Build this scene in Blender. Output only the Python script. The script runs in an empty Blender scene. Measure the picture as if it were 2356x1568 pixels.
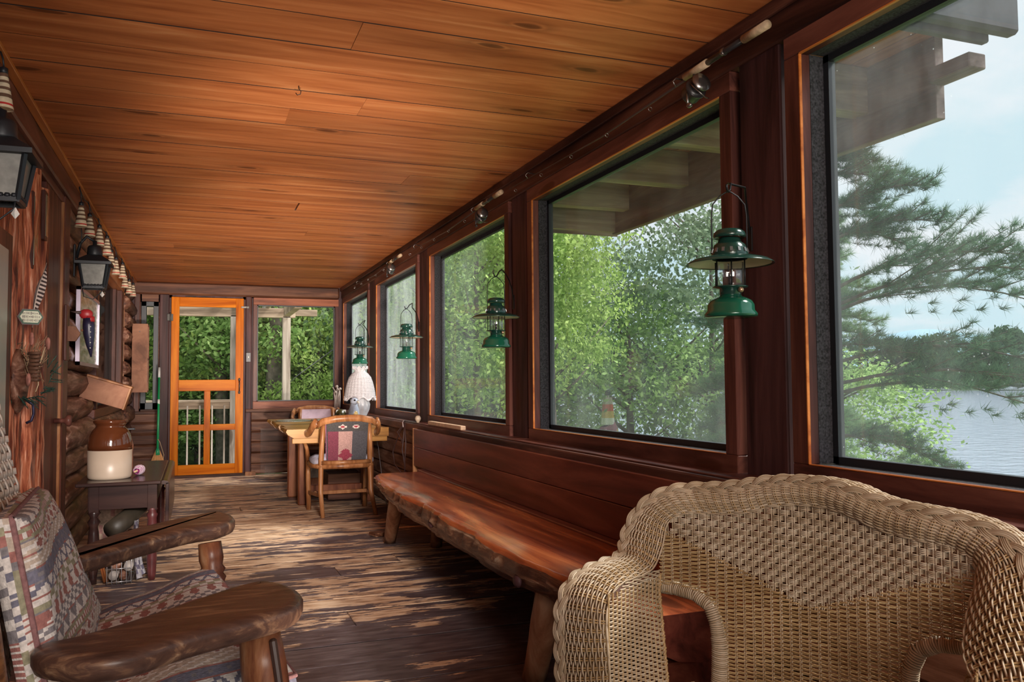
import bpy, math, random
import numpy as np
from mathutils import Vector, Matrix
random.seed(7); np.random.seed(7)
C = bpy.context.scene.collection
PI = math.pi
# ---------------------------------------------------------------- camera
cam_d = bpy.data.cameras.new('camera'); cam = bpy.data.objects.new('camera', cam_d); C.objects.link(cam)
cam_d.sensor_width = 36; cam_d.lens = 36 * 1919.4 / 2356; cam_d.clip_start = 0.05; cam_d.clip_end = 3000
M3 = ((0.93503045, -0.35448669, -0.00756545), (0.01040655, 0.04876482, -0.99875607), (0.35441466, 0.93378862, 0.04928558))
cam.matrix_world = Matrix(((M3[0][0], -M3[1][0], -M3[2][0], 0), (M3[0][1], -M3[1][1], -M3[2][1], 0),
                           (M3[0][2], -M3[1][2], -M3[2][2], 1.08), (0, 0, 0, 1)))
bpy.context.scene.camera = cam
# ---------------------------------------------------------------- world, sun, big lights, exposure
sc = bpy.context.scene
vs = sc.view_settings
vs.view_transform = 'Standard'; vs.look = 'None'; vs.gamma = 1.0; vs.use_curve_mapping = False
vs.exposure = 0.0
SKY_STRENGTH = 1.12
SUN_ENERGY = 7.0
W = bpy.data.worlds.new('sky'); sc.world = W; W.use_nodes = True
wn, wl = W.node_tree.nodes, W.node_tree.links
bg = wn['Background']; tc = wn.new('ShaderNodeTexCoord'); sx = wn.new('ShaderNodeSeparateXYZ')
wl.new(tc.outputs['Generated'], sx.inputs[0])
# clouds are projected on a flat layer overhead so they flatten toward the horizon
zz = wn.new('ShaderNodeMath'); zz.operation = 'ADD'; zz.inputs[1].default_value = 0.22; wl.new(sx.outputs['Z'], zz.inputs[0])
dv = wn.new('ShaderNodeVectorMath'); dv.operation = 'DIVIDE'; cb = wn.new('ShaderNodeCombineXYZ')
for i in range(3): wl.new(zz.outputs[0], cb.inputs[i])
wl.new(tc.outputs['Generated'], dv.inputs[0]); wl.new(cb.outputs[0], dv.inputs[1])
nz = wn.new('ShaderNodeTexNoise'); nz.inputs['Scale'].default_value = 1.7; nz.inputs['Detail'].default_value = 7; nz.inputs['Roughness'].default_value = .52
wl.new(dv.outputs[0], nz.inputs['Vector'])
cr = wn.new('ShaderNodeValToRGB'); wl.new(nz.outputs['Fac'], cr.inputs[0])
cr.color_ramp.elements[0].position = .42; cr.color_ramp.elements[0].color = (.66, .83, .89, 1)
cr.color_ramp.elements[1].position = .56; cr.color_ramp.elements[1].color = (.91, .92, .95, 1)
wl.new(cr.outputs[0], bg.inputs[0]); bg.inputs[1].default_value = SKY_STRENGTH

def light(name, kind, loc, direction, energy, color=(1, 1, 1), size=(1, 1), spread=None):
    d = bpy.data.lights.new(name, kind); o = bpy.data.objects.new(name, d); C.objects.link(o)
    o.location = loc; o.rotation_euler = Vector(direction).to_track_quat('-Z', 'Y').to_euler()
    d.energy = energy; d.color = color
    if kind == 'SUN': d.angle = size[0]
    if kind == 'AREA':
        d.shape = 'RECTANGLE'; d.size, d.size_y = size
        if spread: d.spread = spread
    return o
# hazy sun high over the lake
light('sun', 'SUN', (20, 12, 20), (-1, .30, -1.12), SUN_ENERGY, (1, .94, .86), (math.radians(15),))
# unseen area lamps added behind the camera to brighten the interior
light('rear_fill', 'AREA', (.45, -2.3, 1.55), (.02, 1, .04), 85, (1, .93, .86), (1.8, 1.2))
light('upward_fill', 'AREA', (.3, -.9, 1.35), (.05, .7, 1), 44, (1, .88, .76), (1.2, .8))
def spot(name, loc, target, energy, color, cone, blend=.8, r=.25):
    o = light(name, 'SPOT', loc, Vector(target) - Vector(loc), energy, color); o.data.spot_size = math.radians(cone); o.data.spot_blend = blend; o.data.shadow_soft_size = r; return o
spot('far_ceiling_fill', (.42, 1.0, .42), (.70, 9.0, 2.15), 3600, (1, .87, .74), 30, 1.0, .12)  # this and the next spots: added fill out of view, no real fixtures
spot('mid_ceiling_fill', (.34, 1.0, .42), (.62, 4.6, 2.27), 620, (1, .86, .74), 36, 1.0, .15)
spot('near_ceiling_fill', (.34, 1.0, .42), (.62, 2.7, 2.27), 150, (1, .86, .74), 58, 1.0, .15)
spot('floor_fill', (.45, -.5, 2.1), (.50, 7.0, .2), 1900, (1, .92, .86), 34, 1.0, .35)
spot('far_end_fill', (.35, -1.0, 1.55), (.2, 10.4, 1.25), 400, (1, .90, .76), 26, 1.0, .3)

# ---------------------------------------------------------------- mesh builder
class MB:
    def __init__(s): s.v = []; s.f = []; s.n = 0; s.col = []; s.usecol = False; s.smooth = []
    def add(s, v, f, col=None, smooth=False):
        v = [tuple(map(float, p)) for p in v]
        s.v += v; s.f += [tuple(i + s.n for i in q) for q in f]; s.n += len(v)
        s.smooth += [smooth] * len(f)
        if col is not None: s.usecol = True
        s.col += [col if col is not None else (1, 1, 1)] * len(f) if not isinstance(col, list) else col
        return s
    def box(s, x0, x1, y0, y1, z0, z1, b=0, M=None, col=None):
        if b <= 0:
            v = [(x, y, z) for z in (z0, z1) for y in (y0, y1) for x in (x0, x1)]
            f = [(0, 2, 3, 1), (4, 5, 7, 6), (0, 1, 5, 4), (2, 6, 7, 3), (0, 4, 6, 2), (1, 3, 7, 5)]
        else:
            v = []
            idx = {}
            for ax in range(3):
                for iz in (0, 1):
                    for iy in (0, 1):
                        for ix in (0, 1):
                            p = [(x0, x1)[ix], (y0, y1)[iy], (z0, z1)[iz]]
                            sg = [1 if ix == 0 else -1, 1 if iy == 0 else -1, 1 if iz == 0 else -1]
                            for a in range(3):
                                if a != ax: p[a] += sg[a] * b
                            idx[(ax, ix, iy, iz)] = len(v); v.append(tuple(p))
            f = []
            for ax in range(3):
                for side in (0, 1):
                    a, c = [(1, 2), (2, 0), (0, 1)][ax]
                    q = []
                    for (u, w) in ((0, 0), (1, 0), (1, 1), (0, 1)):
                        k = [0, 0, 0]; k[ax] = side; k[a] = u; k[c] = w
                        q.append(idx[(ax, *k)])
                    f.append(tuple(q if side else q[::-1]))
            def corner(k): return [idx[(a, *k)] for a in range(3)]
            for iz in (0, 1):
                for iy in (0, 1):
                    for ix in (0, 1):
                        q = corner((ix, iy, iz)); f.append(tuple(q if (ix + iy + iz) % 2 else q[::-1]))
            for ax in range(3):
                a, c = [(1, 2), (2, 0), (0, 1)][ax]
                for u in (0, 1):
                    for w in (0, 1):
                        k0 = [0, 0, 0]; k0[a] = u; k0[c] = w; k1 = list(k0); k1[ax] = 1
                        q = [idx[(a, *k0)], idx[(a, *k1)], idx[(c, *k1)], idx[(c, *k0)]]
                        f.append(tuple(q if (u + w) % 2 == 0 else q[::-1]))
        if M is not None: v = [tuple(M @ Vector(p)) for p in v]
        return s.add(v, f, col)
    def beam(s, p, q, w, h, up=(0, 0, 1), b=.0, col=None):
        p = Vector(p); q = Vector(q); d = q - p; L = d.length; d.normalize()
        up = Vector(up); x = d.cross(up)
        if x.length < 1e-4: x = d.cross(Vector((1, 0, 0)))
        x.normalize(); z = x.cross(d).normalized()
        M = Matrix(((x.x, d.x, z.x, p.x), (x.y, d.y, z.y, p.y), (x.z, d.z, z.z, p.z), (0, 0, 0, 1)))
        return s.box(-w / 2, w / 2, 0, L, -h / 2, h / 2, b, M, col)
    def rings(s, R, closed=False, caps=True, col=None, smooth=True):
        n = len(R[0]); v = [p for r in R for p in r]; f = []
        m = len(R)
        for i in range(m if closed else m - 1):
            a = i * n; c = ((i + 1) % m) * n
            for j in range(n): f.append((a + j, a + (j + 1) % n, c + (j + 1) % n, c + j))
        if caps and not closed:
            f.append(tuple(range(n))[::-1]); f.append(tuple((m - 1) * n + j for j in range(n)))
        return s.add(v, f, col, smooth)
    def tube(s, pts, r, n=8, closed=False, caps=True, col=None, flat=1.0, up=None):
        P = [Vector(p) for p in pts]; m = len(P)
        if not hasattr(r, '__len__'): r = [r] * m
        R = []; prev = None
        for i in range(m):
            a = P[(i - 1) % m] if (closed or i > 0) else P[i]; c = P[(i + 1) % m] if (closed or i < m - 1) else P[i]
            t = (c - a); t = t.normalized() if t.length > 1e-9 else Vector((0, 0, 1))
            if prev is None:
                u = Vector(up) if up else Vector((0, 0, 1)) if abs(t.z) < .9 else Vector((1, 0, 0))
            else: u = prev
            u = (u - t * u.dot(t)).normalized(); w = t.cross(u); prev = u
            R.append([tuple(P[i] + (u * math.cos(k * 2 * PI / n) + w * math.sin(k * 2 * PI / n) * flat) * r[i]) for k in range(n)])
        return s.rings(R, closed, caps, col)
    def lathe(s, prof, c=(0, 0, 0), n=24, col=None, M=None, caps=True):
        R = []
        for (r, z) in prof:
            ring = [(c[0] + r * math.cos(k * 2 * PI / n), c[1] + r * math.sin(k * 2 * PI / n), c[2] + z) for k in range(n)]
            if M is not None: ring = [tuple(M @ Vector(p)) for p in ring]
            R.append(ring)
        return s.rings(R, False, caps, col)
    def ball(s, c, r, n=12, m=8, col=None, M=None):
        if not hasattr(r, '__len__'): r = (r, r, r)
        R = []
        for i in range(1, m):
            a = PI * i / m
            ring = [(c[0] + r[0] * math.sin(a) * math.cos(k * 2 * PI / n), c[1] + r[1] * math.sin(a) * math.sin(k * 2 * PI / n), c[2] - r[2] * math.cos(a)) for k in range(n)]
            if M is not None: ring = [tuple(M @ Vector(p)) for p in ring]
            R.append(ring)
        return s.rings(R, False, True, col)
    def grid(s, P, col=None, smooth=True, wrap=False):
        # P[i][j] points
        m, n = len(P), len(P[0]); v = [p for r in P for p in r]; f = []; cc = []
        for i in range(m - 1):
            for j in range(n if wrap else n - 1):
                j2 = (j + 1) % n
                f.append((i * n + j, i * n + j2, (i + 1) * n + j2, (i + 1) * n + j))
                if callable(col): cc.append(col(i, j))
        return s.add(v, f, cc if callable(col) else col, smooth)
    def prism(s, poly, y0, y1, M=None, col=None):
        # polygon in x,z extruded along y
        n = len(poly); v = [(x, y0, z) for x, z in poly] + [(x, y1, z) for x, z in poly]
        f = [tuple(range(n)), tuple(range(2 * n - 1, n - 1, -1))] + [(i, i + n, (i + 1) % n + n, (i + 1) % n) for i in range(n)]
        if M is not None: v = [tuple(M @ Vector(p)) for p in v]
        return s.add(v, f, col)
    def mesh(s, name='mesh'):
        me = bpy.data.meshes.new(name); me.from_pydata(s.v, [], s.f); 
        if any(s.smooth): me.polygons.foreach_set('use_smooth', s.smooth)
        if s.usecol:
            ca = me.color_attributes.new('Col', 'FLOAT_COLOR', 'CORNER')
            arr = []
            for p, c in zip(me.polygons, s.col): arr += [c[0], c[1], c[2], 1.0] * p.loop_total
            ca.data.foreach_set('color', arr)
        me.update(); return me

def obj(name, mb, mat, parent=None, kind=None, label=None, cat=None, group=None, loc=None, rot=None):
    me = mb.mesh(name) if isinstance(mb, MB) else mb
    if mat and not me.materials: me.materials.append(mat)
    o = bpy.data.objects.new(name, me); C.objects.link(o)
    if parent: o.parent = parent
    if loc: o.location = loc
    if rot: o.rotation_euler = rot
    if kind: o['kind'] = kind
    if label: o['label'] = label
    if cat: o['category'] = cat
    if group: o['group'] = group
    return o
def thing(name, label, cat, loc=(0, 0, 0), rz=0, group=None, kind=None):
    o = bpy.data.objects.new(name, None); C.objects.link(o); o.location = loc; o.rotation_euler = (0, 0, rz); o.empty_display_size = .1
    if label: o['label'] = label
    if cat: o['category'] = cat
    if group: o['group'] = group
    if kind: o['kind'] = kind
    return o
def struct(name, label=None, cat='structure', loc=(0, 0, 0)):
    return thing(name, label, cat, loc, 0, None, 'structure')
def copy_tree(o, parent=None):
    c = o.copy(); C.objects.link(c); c.parent = parent
    for ch in list(o.children): copy_tree(ch, c)
    return c
def smooth_mod(o, lv=1):
    m = o.modifiers.new('sub', 'SUBSURF'); m.levels = lv; m.render_levels = lv; return o

# ---------------------------------------------------------------- materials
def newmat(name):
    m = bpy.data.materials.new(name); m.use_nodes = True; nt = m.node_tree
    return m, nt, nt.nodes['Principled BSDF']
def N(nt, t, **kw):
    n = nt.nodes.new(t)
    for k, v in kw.items():
        if k.startswith('i_'): n.inputs[k[2:]].default_value = v
        else: setattr(n, k, v)
    return n
def ramp(nt, fac, stops, interp='LINEAR'):
    r = nt.nodes.new('ShaderNodeValToRGB'); nt.links.new(fac, r.inputs[0]); r.color_ramp.interpolation = interp
    e = r.color_ramp.elements
    while len(e) < len(stops): e.new(.5)
    for k, (p, c) in zip(e, stops):
        k.position = p; k.color = (*c, 1) if len(c) == 3 else c
    return r.outputs[0]
def mixc(nt, fac, a, b, mode='MIX'):
    m = nt.nodes.new('ShaderNodeMix'); m.data_type = 'RGBA'; m.blend_type = mode
    for k, v in ((0, fac), (6, a), (7, b)):
        if isinstance(v, (int, float)): m.inputs[k].default_value = v
        elif isinstance(v, tuple): m.inputs[k].default_value = (*v, 1) if len(v) == 3 else v
        else: nt.links.new(v, m.inputs[k])
    return m.outputs[2]
def coords(nt, stretch, rnd=True, src='Object', rot=(0, 0, 0)):
    t = N(nt, 'ShaderNodeTexCoord'); mp = N(nt, 'ShaderNodeMapping'); mp.inputs['Scale'].default_value = stretch; mp.inputs['Rotation'].default_value = rot
    if rnd:
        oi = N(nt, 'ShaderNodeObjectInfo'); mu = N(nt, 'ShaderNodeMath', operation='MULTIPLY'); mu.inputs[1].default_value = 37.0
        nt.links.new(oi.outputs['Random'], mu.inputs[0])
        ad = N(nt, 'ShaderNodeVectorMath', operation='ADD'); nt.links.new(t.outputs[src], ad.inputs[0]); nt.links.new(mu.outputs[0], ad.inputs[1])
        nt.links.new(ad.outputs[0], mp.inputs[0])
    else: nt.links.new(t.outputs[src], mp.inputs[0])
    return mp.outputs[0]
def wood(name, stops, stretch=(1, 14, 14), scale=1.2, rough=.45, var=.25, knots=None, knotcol=(.06, .015, .006), bump=.15, coat=0, spec=.18, kscale=(2.2, 7, 7), src='Object', rnd=True):
    m, nt, P = newmat(name); L = nt.links
    co = coords(nt, stretch, rnd, src)
    warp = N(nt, 'ShaderNodeTexNoise', i_Scale=.6); warp.inputs['Detail'].default_value = 2; L.new(co, warp.inputs['Vector'])
    wv = mixc(nt, .25, co, warp.outputs['Color'], 'ADD')
    g = N(nt, 'ShaderNodeTexNoise', i_Scale=scale); g.inputs['Detail'].default_value = 7; g.inputs['Roughness'].default_value = .62; g.inputs['Distortion'].default_value = .6
    L.new(wv, g.inputs['Vector'])
    stops = [(.5 + (p - .5) * .5, c) for p, c in stops]
    col = ramp(nt, g.outputs['Fac'], stops)
    big = N(nt, 'ShaderNodeTexNoise', i_Scale=.35); big.inputs['Detail'].default_value = 3; L.new(co, big.inputs['Vector'])
    bc = ramp(nt, big.outputs['Fac'], [(.3, (1 - var,) * 3), (.7, (1 + var,) * 3)]); col = mixc(nt, 1.0, col, bc, 'MULTIPLY')
    if rnd:
        oi = N(nt, 'ShaderNodeObjectInfo'); rc = ramp(nt, oi.outputs['Random'], [(0, (1 - var, 1 - var * 1.15, 1 - var * 1.3)), (1, (1 + var * .6, 1 + var * .7, 1 + var * .8))])
        col = mixc(nt, 1.0, col, rc, 'MULTIPLY')
    hb = g.outputs['Fac']
    if knots:
        kc0 = coords(nt, kscale, rnd, src); ks = N(nt, 'ShaderNodeSeparateXYZ'); L.new(kc0, ks.inputs[0]); al = min(range(3), key=lambda q: stretch[q]); ot = [q for q in range(3) if q != al]
        ka = N(nt, 'ShaderNodeMath', operation='ADD'); L.new(ks.outputs[ot[0]], ka.inputs[0]); L.new(ks.outputs[ot[1]], ka.inputs[1]); kcb = N(nt, 'ShaderNodeCombineXYZ'); L.new(ks.outputs[al], kcb.inputs[0]); L.new(ka.outputs[0], kcb.inputs[1]); kc = kcb.outputs[0]
        kw = N(nt, 'ShaderNodeTexNoise', i_Scale=2.5); L.new(kc, kw.inputs['Vector']); kk = mixc(nt, .22, kc, kw.outputs['Color'], 'ADD')
        vo = N(nt, 'ShaderNodeTexVoronoi', i_Scale=knots); vo.voronoi_dimensions = '2D'; L.new(kk, vo.inputs['Vector'])
        km = ramp(nt, vo.outputs['Distance'], [(.0, (.85, .85, .85)), (.055, (.7, .7, .7)), (.075, (.08, .08, .08)), (.10, (.35, .35, .35)), (.17, (0, 0, 0))])
        ksp = N(nt, 'ShaderNodeSeparateXYZ'); L.new(vo.outputs['Color'], ksp.inputs[0]); kgt = N(nt, 'ShaderNodeMath', operation='GREATER_THAN'); kgt.inputs[1].default_value = .35; L.new(ksp.outputs[0], kgt.inputs[0]); km = mixc(nt, kgt.outputs[0], (0, 0, 0), km)
        col = mixc(nt, km, col, knotcol)
    L.new(col, P.inputs['Base Color']); P.inputs['Roughness'].default_value = rough; P.inputs['Specular IOR Level'].default_value = spec
    if coat: P.inputs['Coat Weight'].default_value = coat * .5; P.inputs['Coat Roughness'].default_value = .22
    b = N(nt, 'ShaderNodeBump'); b.inputs['Strength'].default_value = bump; b.inputs['Distance'].default_value = .01
    L.new(hb, b.inputs['Height']); L.new(b.outputs[0], P.inputs['Normal'])
    return m
def plain(name, c, rough=.5, metal=0, spec=.5, noise=0, nscale=20, bump=0, trans=0, emit=None, estr=0):
    m, nt, P = newmat(name)
    if noise:
        co = coords(nt, (1, 1, 1)); n = N(nt, 'ShaderNodeTexNoise', i_Scale=nscale); n.inputs['Detail'].default_value = 5; nt.links.new(co, n.inputs['Vector'])
        c2 = ramp(nt, n.outputs['Fac'], [(.3, tuple(x * (1 - noise) for x in c)), (.7, tuple(min(1, x * (1 + noise)) for x in c))]); nt.links.new(c2, P.inputs['Base Color'])
        if bump:
            b = N(nt, 'ShaderNodeBump'); b.inputs['Strength'].default_value = bump; b.inputs['Distance'].default_value = .01
            nt.links.new(n.outputs['Fac'], b.inputs['Height']); nt.links.new(b.outputs[0], P.inputs['Normal'])
    else: P.inputs['Base Color'].default_value = (*c, 1)
    P.inputs['Roughness'].default_value = rough; P.inputs['Metallic'].default_value = metal; P.inputs['Specular IOR Level'].default_value = spec
    if emit: P.inputs['Emission Color'].default_value = (*emit, 1); P.inputs['Emission Strength'].default_value = estr
    return m
def colmat(name, rough=.9, weave=0, gain=1.0, nscale=60):
    m, nt, P = newmat(name); a = N(nt, 'ShaderNodeVertexColor'); a.layer_name = 'Col'
    n = N(nt, 'ShaderNodeTexNoise', i_Scale=nscale); n.inputs['Detail'].default_value = 4; co = coords(nt, (1, 1, 1), False); nt.links.new(co, n.inputs['Vector'])
    c = mixc(nt, 1.0, a.outputs['Color'], ramp(nt, n.outputs['Fac'], [(.3, (.72 * gain,) * 3), (.7, (1.2 * gain,) * 3)]), 'MULTIPLY')
    nt.links.new(c, P.inputs['Base Color']); P.inputs['Roughness'].default_value = rough; P.inputs['Specular IOR Level'].default_value = .2
    if weave:
        w = N(nt, 'ShaderNodeTexNoise', i_Scale=weave); w.inputs['Detail'].default_value = 2; nt.links.new(co, w.inputs['Vector'])
        b = N(nt, 'ShaderNodeBump'); b.inputs['Strength'].default_value = .35; b.inputs['Distance'].default_value = .004; nt.links.new(w.outputs['Fac'], b.inputs['Height']); nt.links.new(b.outputs[0], P.inputs['Normal'])
    return m
def leafmat(name, dark, light_, trans=.35):
    m, nt, P = newmat(name); nt.nodes.remove(P); out = [n for n in nt.nodes if n.type == 'OUTPUT_MATERIAL'][0]
    g = N(nt, 'ShaderNodeNewGeometry'); col = ramp(nt, g.outputs['Random Per Island'], [(0, dark), (.6, tuple((a + b) / 2 for a, b in zip(dark, light_))), (1, light_)])
    d = N(nt, 'ShaderNodeBsdfDiffuse'); t = N(nt, 'ShaderNodeBsdfTranslucent'); x = N(nt, 'ShaderNodeMixShader'); x.inputs[0].default_value = trans
    nt.links.new(col, d.inputs[0]); nt.links.new(col, t.inputs[0]); nt.links.new(d.outputs[0], x.inputs[1]); nt.links.new(t.outputs[0], x.inputs[2]); nt.links.new(x.outputs[0], out.inputs[0])
    return m
def glassmat(name, haze=.08, tint=(1, 1, 1), gloss=.06, rough=.03, nscale=3, hazecol=(.8, .84, .88), specks=True):
    """old window glass: sees straight through, thin dust film, weak reflection"""
    m, nt, P = newmat(name); nt.nodes.remove(P); out = [n for n in nt.nodes if n.type == 'OUTPUT_MATERIAL'][0]; L = nt.links
    t = N(nt, 'ShaderNodeBsdfTransparent'); t.inputs[0].default_value = (*tint, 1)
    d = N(nt, 'ShaderNodeBsdfDiffuse'); d.inputs[0].default_value = (*hazecol, 1); tr = N(nt, 'ShaderNodeBsdfTranslucent'); tr.inputs[0].default_value = (*hazecol, 1)
    dm = N(nt, 'ShaderNodeMixShader'); dm.inputs[0].default_value = .7; L.new(d.outputs[0], dm.inputs[1]); L.new(tr.outputs[0], dm.inputs[2])
    gl = N(nt, 'ShaderNodeBsdfGlossy'); gl.inputs['Roughness'].default_value = rough
    co = coords(nt, (1, 1, .35), True)
    n = N(nt, 'ShaderNodeTexNoise', i_Scale=nscale); n.inputs['Detail'].default_value = 6; n.inputs['Roughness'].default_value = .65; L.new(co, n.inputs['Vector'])
    hz = N(nt, 'ShaderNodeMapRange'); hz.inputs[1].default_value = .35; hz.inputs[2].default_value = .75; hz.inputs[3].default_value = haze * .35; hz.inputs[4].default_value = haze * 1.9; L.new(n.outputs['Fac'], hz.inputs[0])
    fac = hz.outputs[0]
    if specks:
        c2 = coords(nt, (1, 1, 1), True); v = N(nt, 'ShaderNodeTexVoronoi', i_Scale=38); L.new(c2, v.inputs['Vector'])
        sp = N(nt, 'ShaderNodeMapRange'); sp.inputs[1].default_value = .10; sp.inputs[2].default_value = .02; sp.inputs[3].default_value = 0; sp.inputs[4].default_value = .5; L.new(v.outputs['Distance'], sp.inputs[0])
        v2 = N(nt, 'ShaderNodeTexNoise', i_Scale=5); L.new(c2, v2.inputs['Vector']); gt = N(nt, 'ShaderNodeMath', operation='GREATER_THAN'); gt.inputs[1].default_value = .56; L.new(v2.outputs['Fac'], gt.inputs[0])
        mu = N(nt, 'ShaderNodeMath', operation='MULTIPLY'); L.new(sp.outputs[0], mu.inputs[0]); L.new(gt.outputs[0], mu.inputs[1])
        ad = N(nt, 'ShaderNodeMath', operation='ADD', use_clamp=True); L.new(hz.outputs[0], ad.inputs[0]); L.new(mu.outputs[0], ad.inputs[1]); fac = ad.outputs[0]
    m1 = N(nt, 'ShaderNodeMixShader'); L.new(fac, m1.inputs[0]); L.new(t.outputs[0], m1.inputs[1]); L.new(dm.outputs[0], m1.inputs[2])
    m2 = N(nt, 'ShaderNodeMixShader'); m2.inputs[0].default_value = gloss; L.new(m1.outputs[0], m2.inputs[1]); L.new(gl.outputs[0], m2.inputs[2])
    L.new(m2.outputs[0], out.inputs[0]); return m
# ---------------------------------------------------------------- material library
CEIL = wood('ceiling_pine', [(.05, (.25, .065, .020)), (.4, (.40, .122, .038)), (.65, (.49, .165, .055)), (.98, (.62, .27, .11))], stretch=(.8, 9, 9), scale=1.5, rough=.42, var=.17, knots=1.0, knotcol=(.07, .018, .006), kscale=(1.1, 3.4, 3.4), bump=.08, coat=.0, spec=.12)
LOG = wood('old_log', [(.2, (.03, .010, .006)), (.42, (.11, .042, .026)), (.62, (.21, .10, .065)), (.9, (.46, .29, .22))], stretch=(14, 1.6, 14), scale=1.5, rough=.5, var=.25, knots=.7, kscale=(2, .9, 2), bump=.5, coat=.12)
LOGX = wood('old_log_cross', [(.2, (.03, .011, .006)), (.45, (.10, .038, .022)), (.65, (.19, .085, .05)), (.85, (.34, .2, .14))], stretch=(1.3, 12, 12), scale=.9, rough=.5, var=.25, knots=.7, kscale=(.9, 2, 2), bump=.45)
REDV = wood('red_stained_vertical', [(.2, (.04, .013, .011)), (.5, (.10, .033, .025)), (.8, (.17, .062, .043))], stretch=(12, 12, 1), scale=1.1, rough=.42, var=.2, knots=.8, kscale=(3, 3, .8), bump=.12, coat=.1)
REDY = wood('red_stained_long', [(.2, (.045, .015, .012)), (.5, (.115, .038, .028)), (.8, (.19, .07, .048))], stretch=(12, 1, 12), scale=1.1, rough=.42, var=.15, knots=.8, kscale=(3, .8, 3), bump=.12, coat=.1)
REDX = wood('red_stained_cross', [(.2, (.09, .024, .012)), (.5, (.22, .065, .032)), (.8, (.33, .11, .055))], stretch=(1, 12, 12), scale=1.1, rough=.42, var=.15, knots=.8, kscale=(.8, 3, 3), bump=.12)
DARKY = wood('dark_beam', [(.2, (.022, .008, .007)), (.5, (.07, .024, .017)), (.8, (.15, .06, .038))], stretch=(12, 1, 12), scale=.9, rough=.5, var=.2, knots=.7, kscale=(2.5, .8, 2.5), bump=.3)
DARKX = wood('dark_beam_cross', [(.2, (.03, .012, .008)), (.5, (.10, .038, .022)), (.8, (.2, .085, .045))], stretch=(1, 12, 12), scale=.9, rough=.5, var=.2, knots=.7, kscale=(.8, 2.5, 2.5), bump=.3)
DARKV = wood('dark_post', [(.2, (.02, .009, .010)), (.5, (.055, .022, .024)), (.8, (.10, .042, .042))], stretch=(12, 12, 1), scale=.9, rough=.5, var=.2, knots=.7, kscale=(2.5, 2.5, .8), bump=.3)
ORANGE = wood('orange_fir', [(.2, (.36, .075, .004)), (.5, (.54, .14, .007)), (.8, (.66, .21, .014))], stretch=(12, 12, 1), scale=1.0, rough=.3, var=.1, knots=.6, knotcol=(.16, .03, .01), kscale=(3, 3, .8), bump=.05, coat=.0, spec=.03)
ORANGEX = wood('orange_fir_cross', [(.2, (.36, .075, .004)), (.5, (.54, .14, .007)), (.8, (.66, .21, .014))], stretch=(1, 12, 12), scale=1.0, rough=.3, var=.1, bump=.05, coat=.0, spec=.03)
ORANGEY = wood('orange_fir_long', [(.2, (.28, .07, .015)), (.5, (.46, .14, .03)), (.8, (.58, .2, .05))], stretch=(12, 1, 12), scale=1.0, rough=.35, var=.1, bump=.05, coat=.2)
BARK = wood('rough_slab_door', [(.25, (.10, .02, .012)), (.45, (.33, .085, .04)), (.6, (.52, .17, .085)), (.8, (.78, .42, .28))], stretch=(12, 12, 1.2), scale=3.2, rough=.4, var=.2, knots=.6, kscale=(2.5, 2.5, .8), bump=.7, coat=.35)
GREYW = wood('weathered_lumber', [(.2, (.20, .16, .13)), (.5, (.42, .36, .31)), (.8, (.60, .54, .48))], stretch=(12, 12, 1), scale=1, rough=.8, var=.12, knots=.7, knotcol=(.1, .07, .05), kscale=(2.5, 2.5, .7), bump=.2)
GREYX = wood('weathered_lumber_cross', [(.2, (.20, .15, .11)), (.5, (.42, .33, .25)), (.8, (.60, .5, .4))], stretch=(1, 12, 12), scale=1, rough=.8, var=.12, knots=.7, knotcol=(.1, .06, .04), kscale=(.7, 2.5, 2.5), bump=.2)
SOFFIT = wood('soffit_board', [(.2, (.30, .09, .05)), (.5, (.5, .18, .11)), (.8, (.62, .28, .18))], stretch=(12, 1, 12), scale=1, rough=.7, var=.12, bump=.1)
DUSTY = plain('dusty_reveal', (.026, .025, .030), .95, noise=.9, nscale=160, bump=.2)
BLACK = plain('black_metal', (.018, .02, .025), .45, .3)
DARKVOID = plain('dark_gap', (.012, .006, .005), .9)
BENCH = wood('polished_log_bench', [(.2, (.09, .014, .006)), (.5, (.28, .06, .02)), (.8, (.48, .14, .045))], stretch=(10, .8, 10), scale=1, rough=.22, var=.15, knots=.7, kscale=(2.5, .9, 2.5), bump=.2, coat=.45, rnd=False)
BENCHE = wood('bench_live_edge', [(.2, (.06, .018, .010)), (.48, (.18, .07, .035)), (.62, (.34, .18, .10)), (.85, (.62, .46, .33))], stretch=(10, 1.4, 10), scale=2.2, rough=.4, var=.2, bump=.8, coat=.2, rnd=False)
BENCHB = wood('bench_back_board', [(.2, (.05, .010, .007)), (.5, (.13, .028, .018)), (.8, (.22, .06, .035))], stretch=(10, .8, 10), scale=1, rough=.3, var=.15, bump=.1, coat=.3)
OAK = wood('honey_oak', [(.2, (.13, .045, .016)), (.5, (.26, .10, .036)), (.8, (.38, .175, .075))], stretch=(9, 9, 1.5), scale=1.6, rough=.35, var=.06, bump=.08, coat=.25)
TABLEW = wood('table_plank', [(.2, (.18, .075, .016)), (.5, (.32, .145, .032)), (.8, (.44, .22, .065))], stretch=(1, 11, 11), scale=1, rough=.35, var=.1, knots=.6, kscale=(.8, 2.5, 2.5), bump=.08, coat=.2)
TABLEG = wood('table_leg', [(.2, (.10, .025, .01)), (.5, (.22, .07, .03)), (.8, (.32, .12, .05))], stretch=(10, 10, 1), scale=1, rough=.4, var=.15, bump=.15)
ROCK = wood('worn_rocker_wood', [(.25, (.04, .018, .011)), (.47, (.11, .045, .02)), (.6, (.2, .085, .033)), (.8, (.30, .14, .06))], stretch=(1.6, 12, 12), scale=1.8, rough=.4, var=.25, bump=.2, coat=.25, rnd=False)
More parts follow.
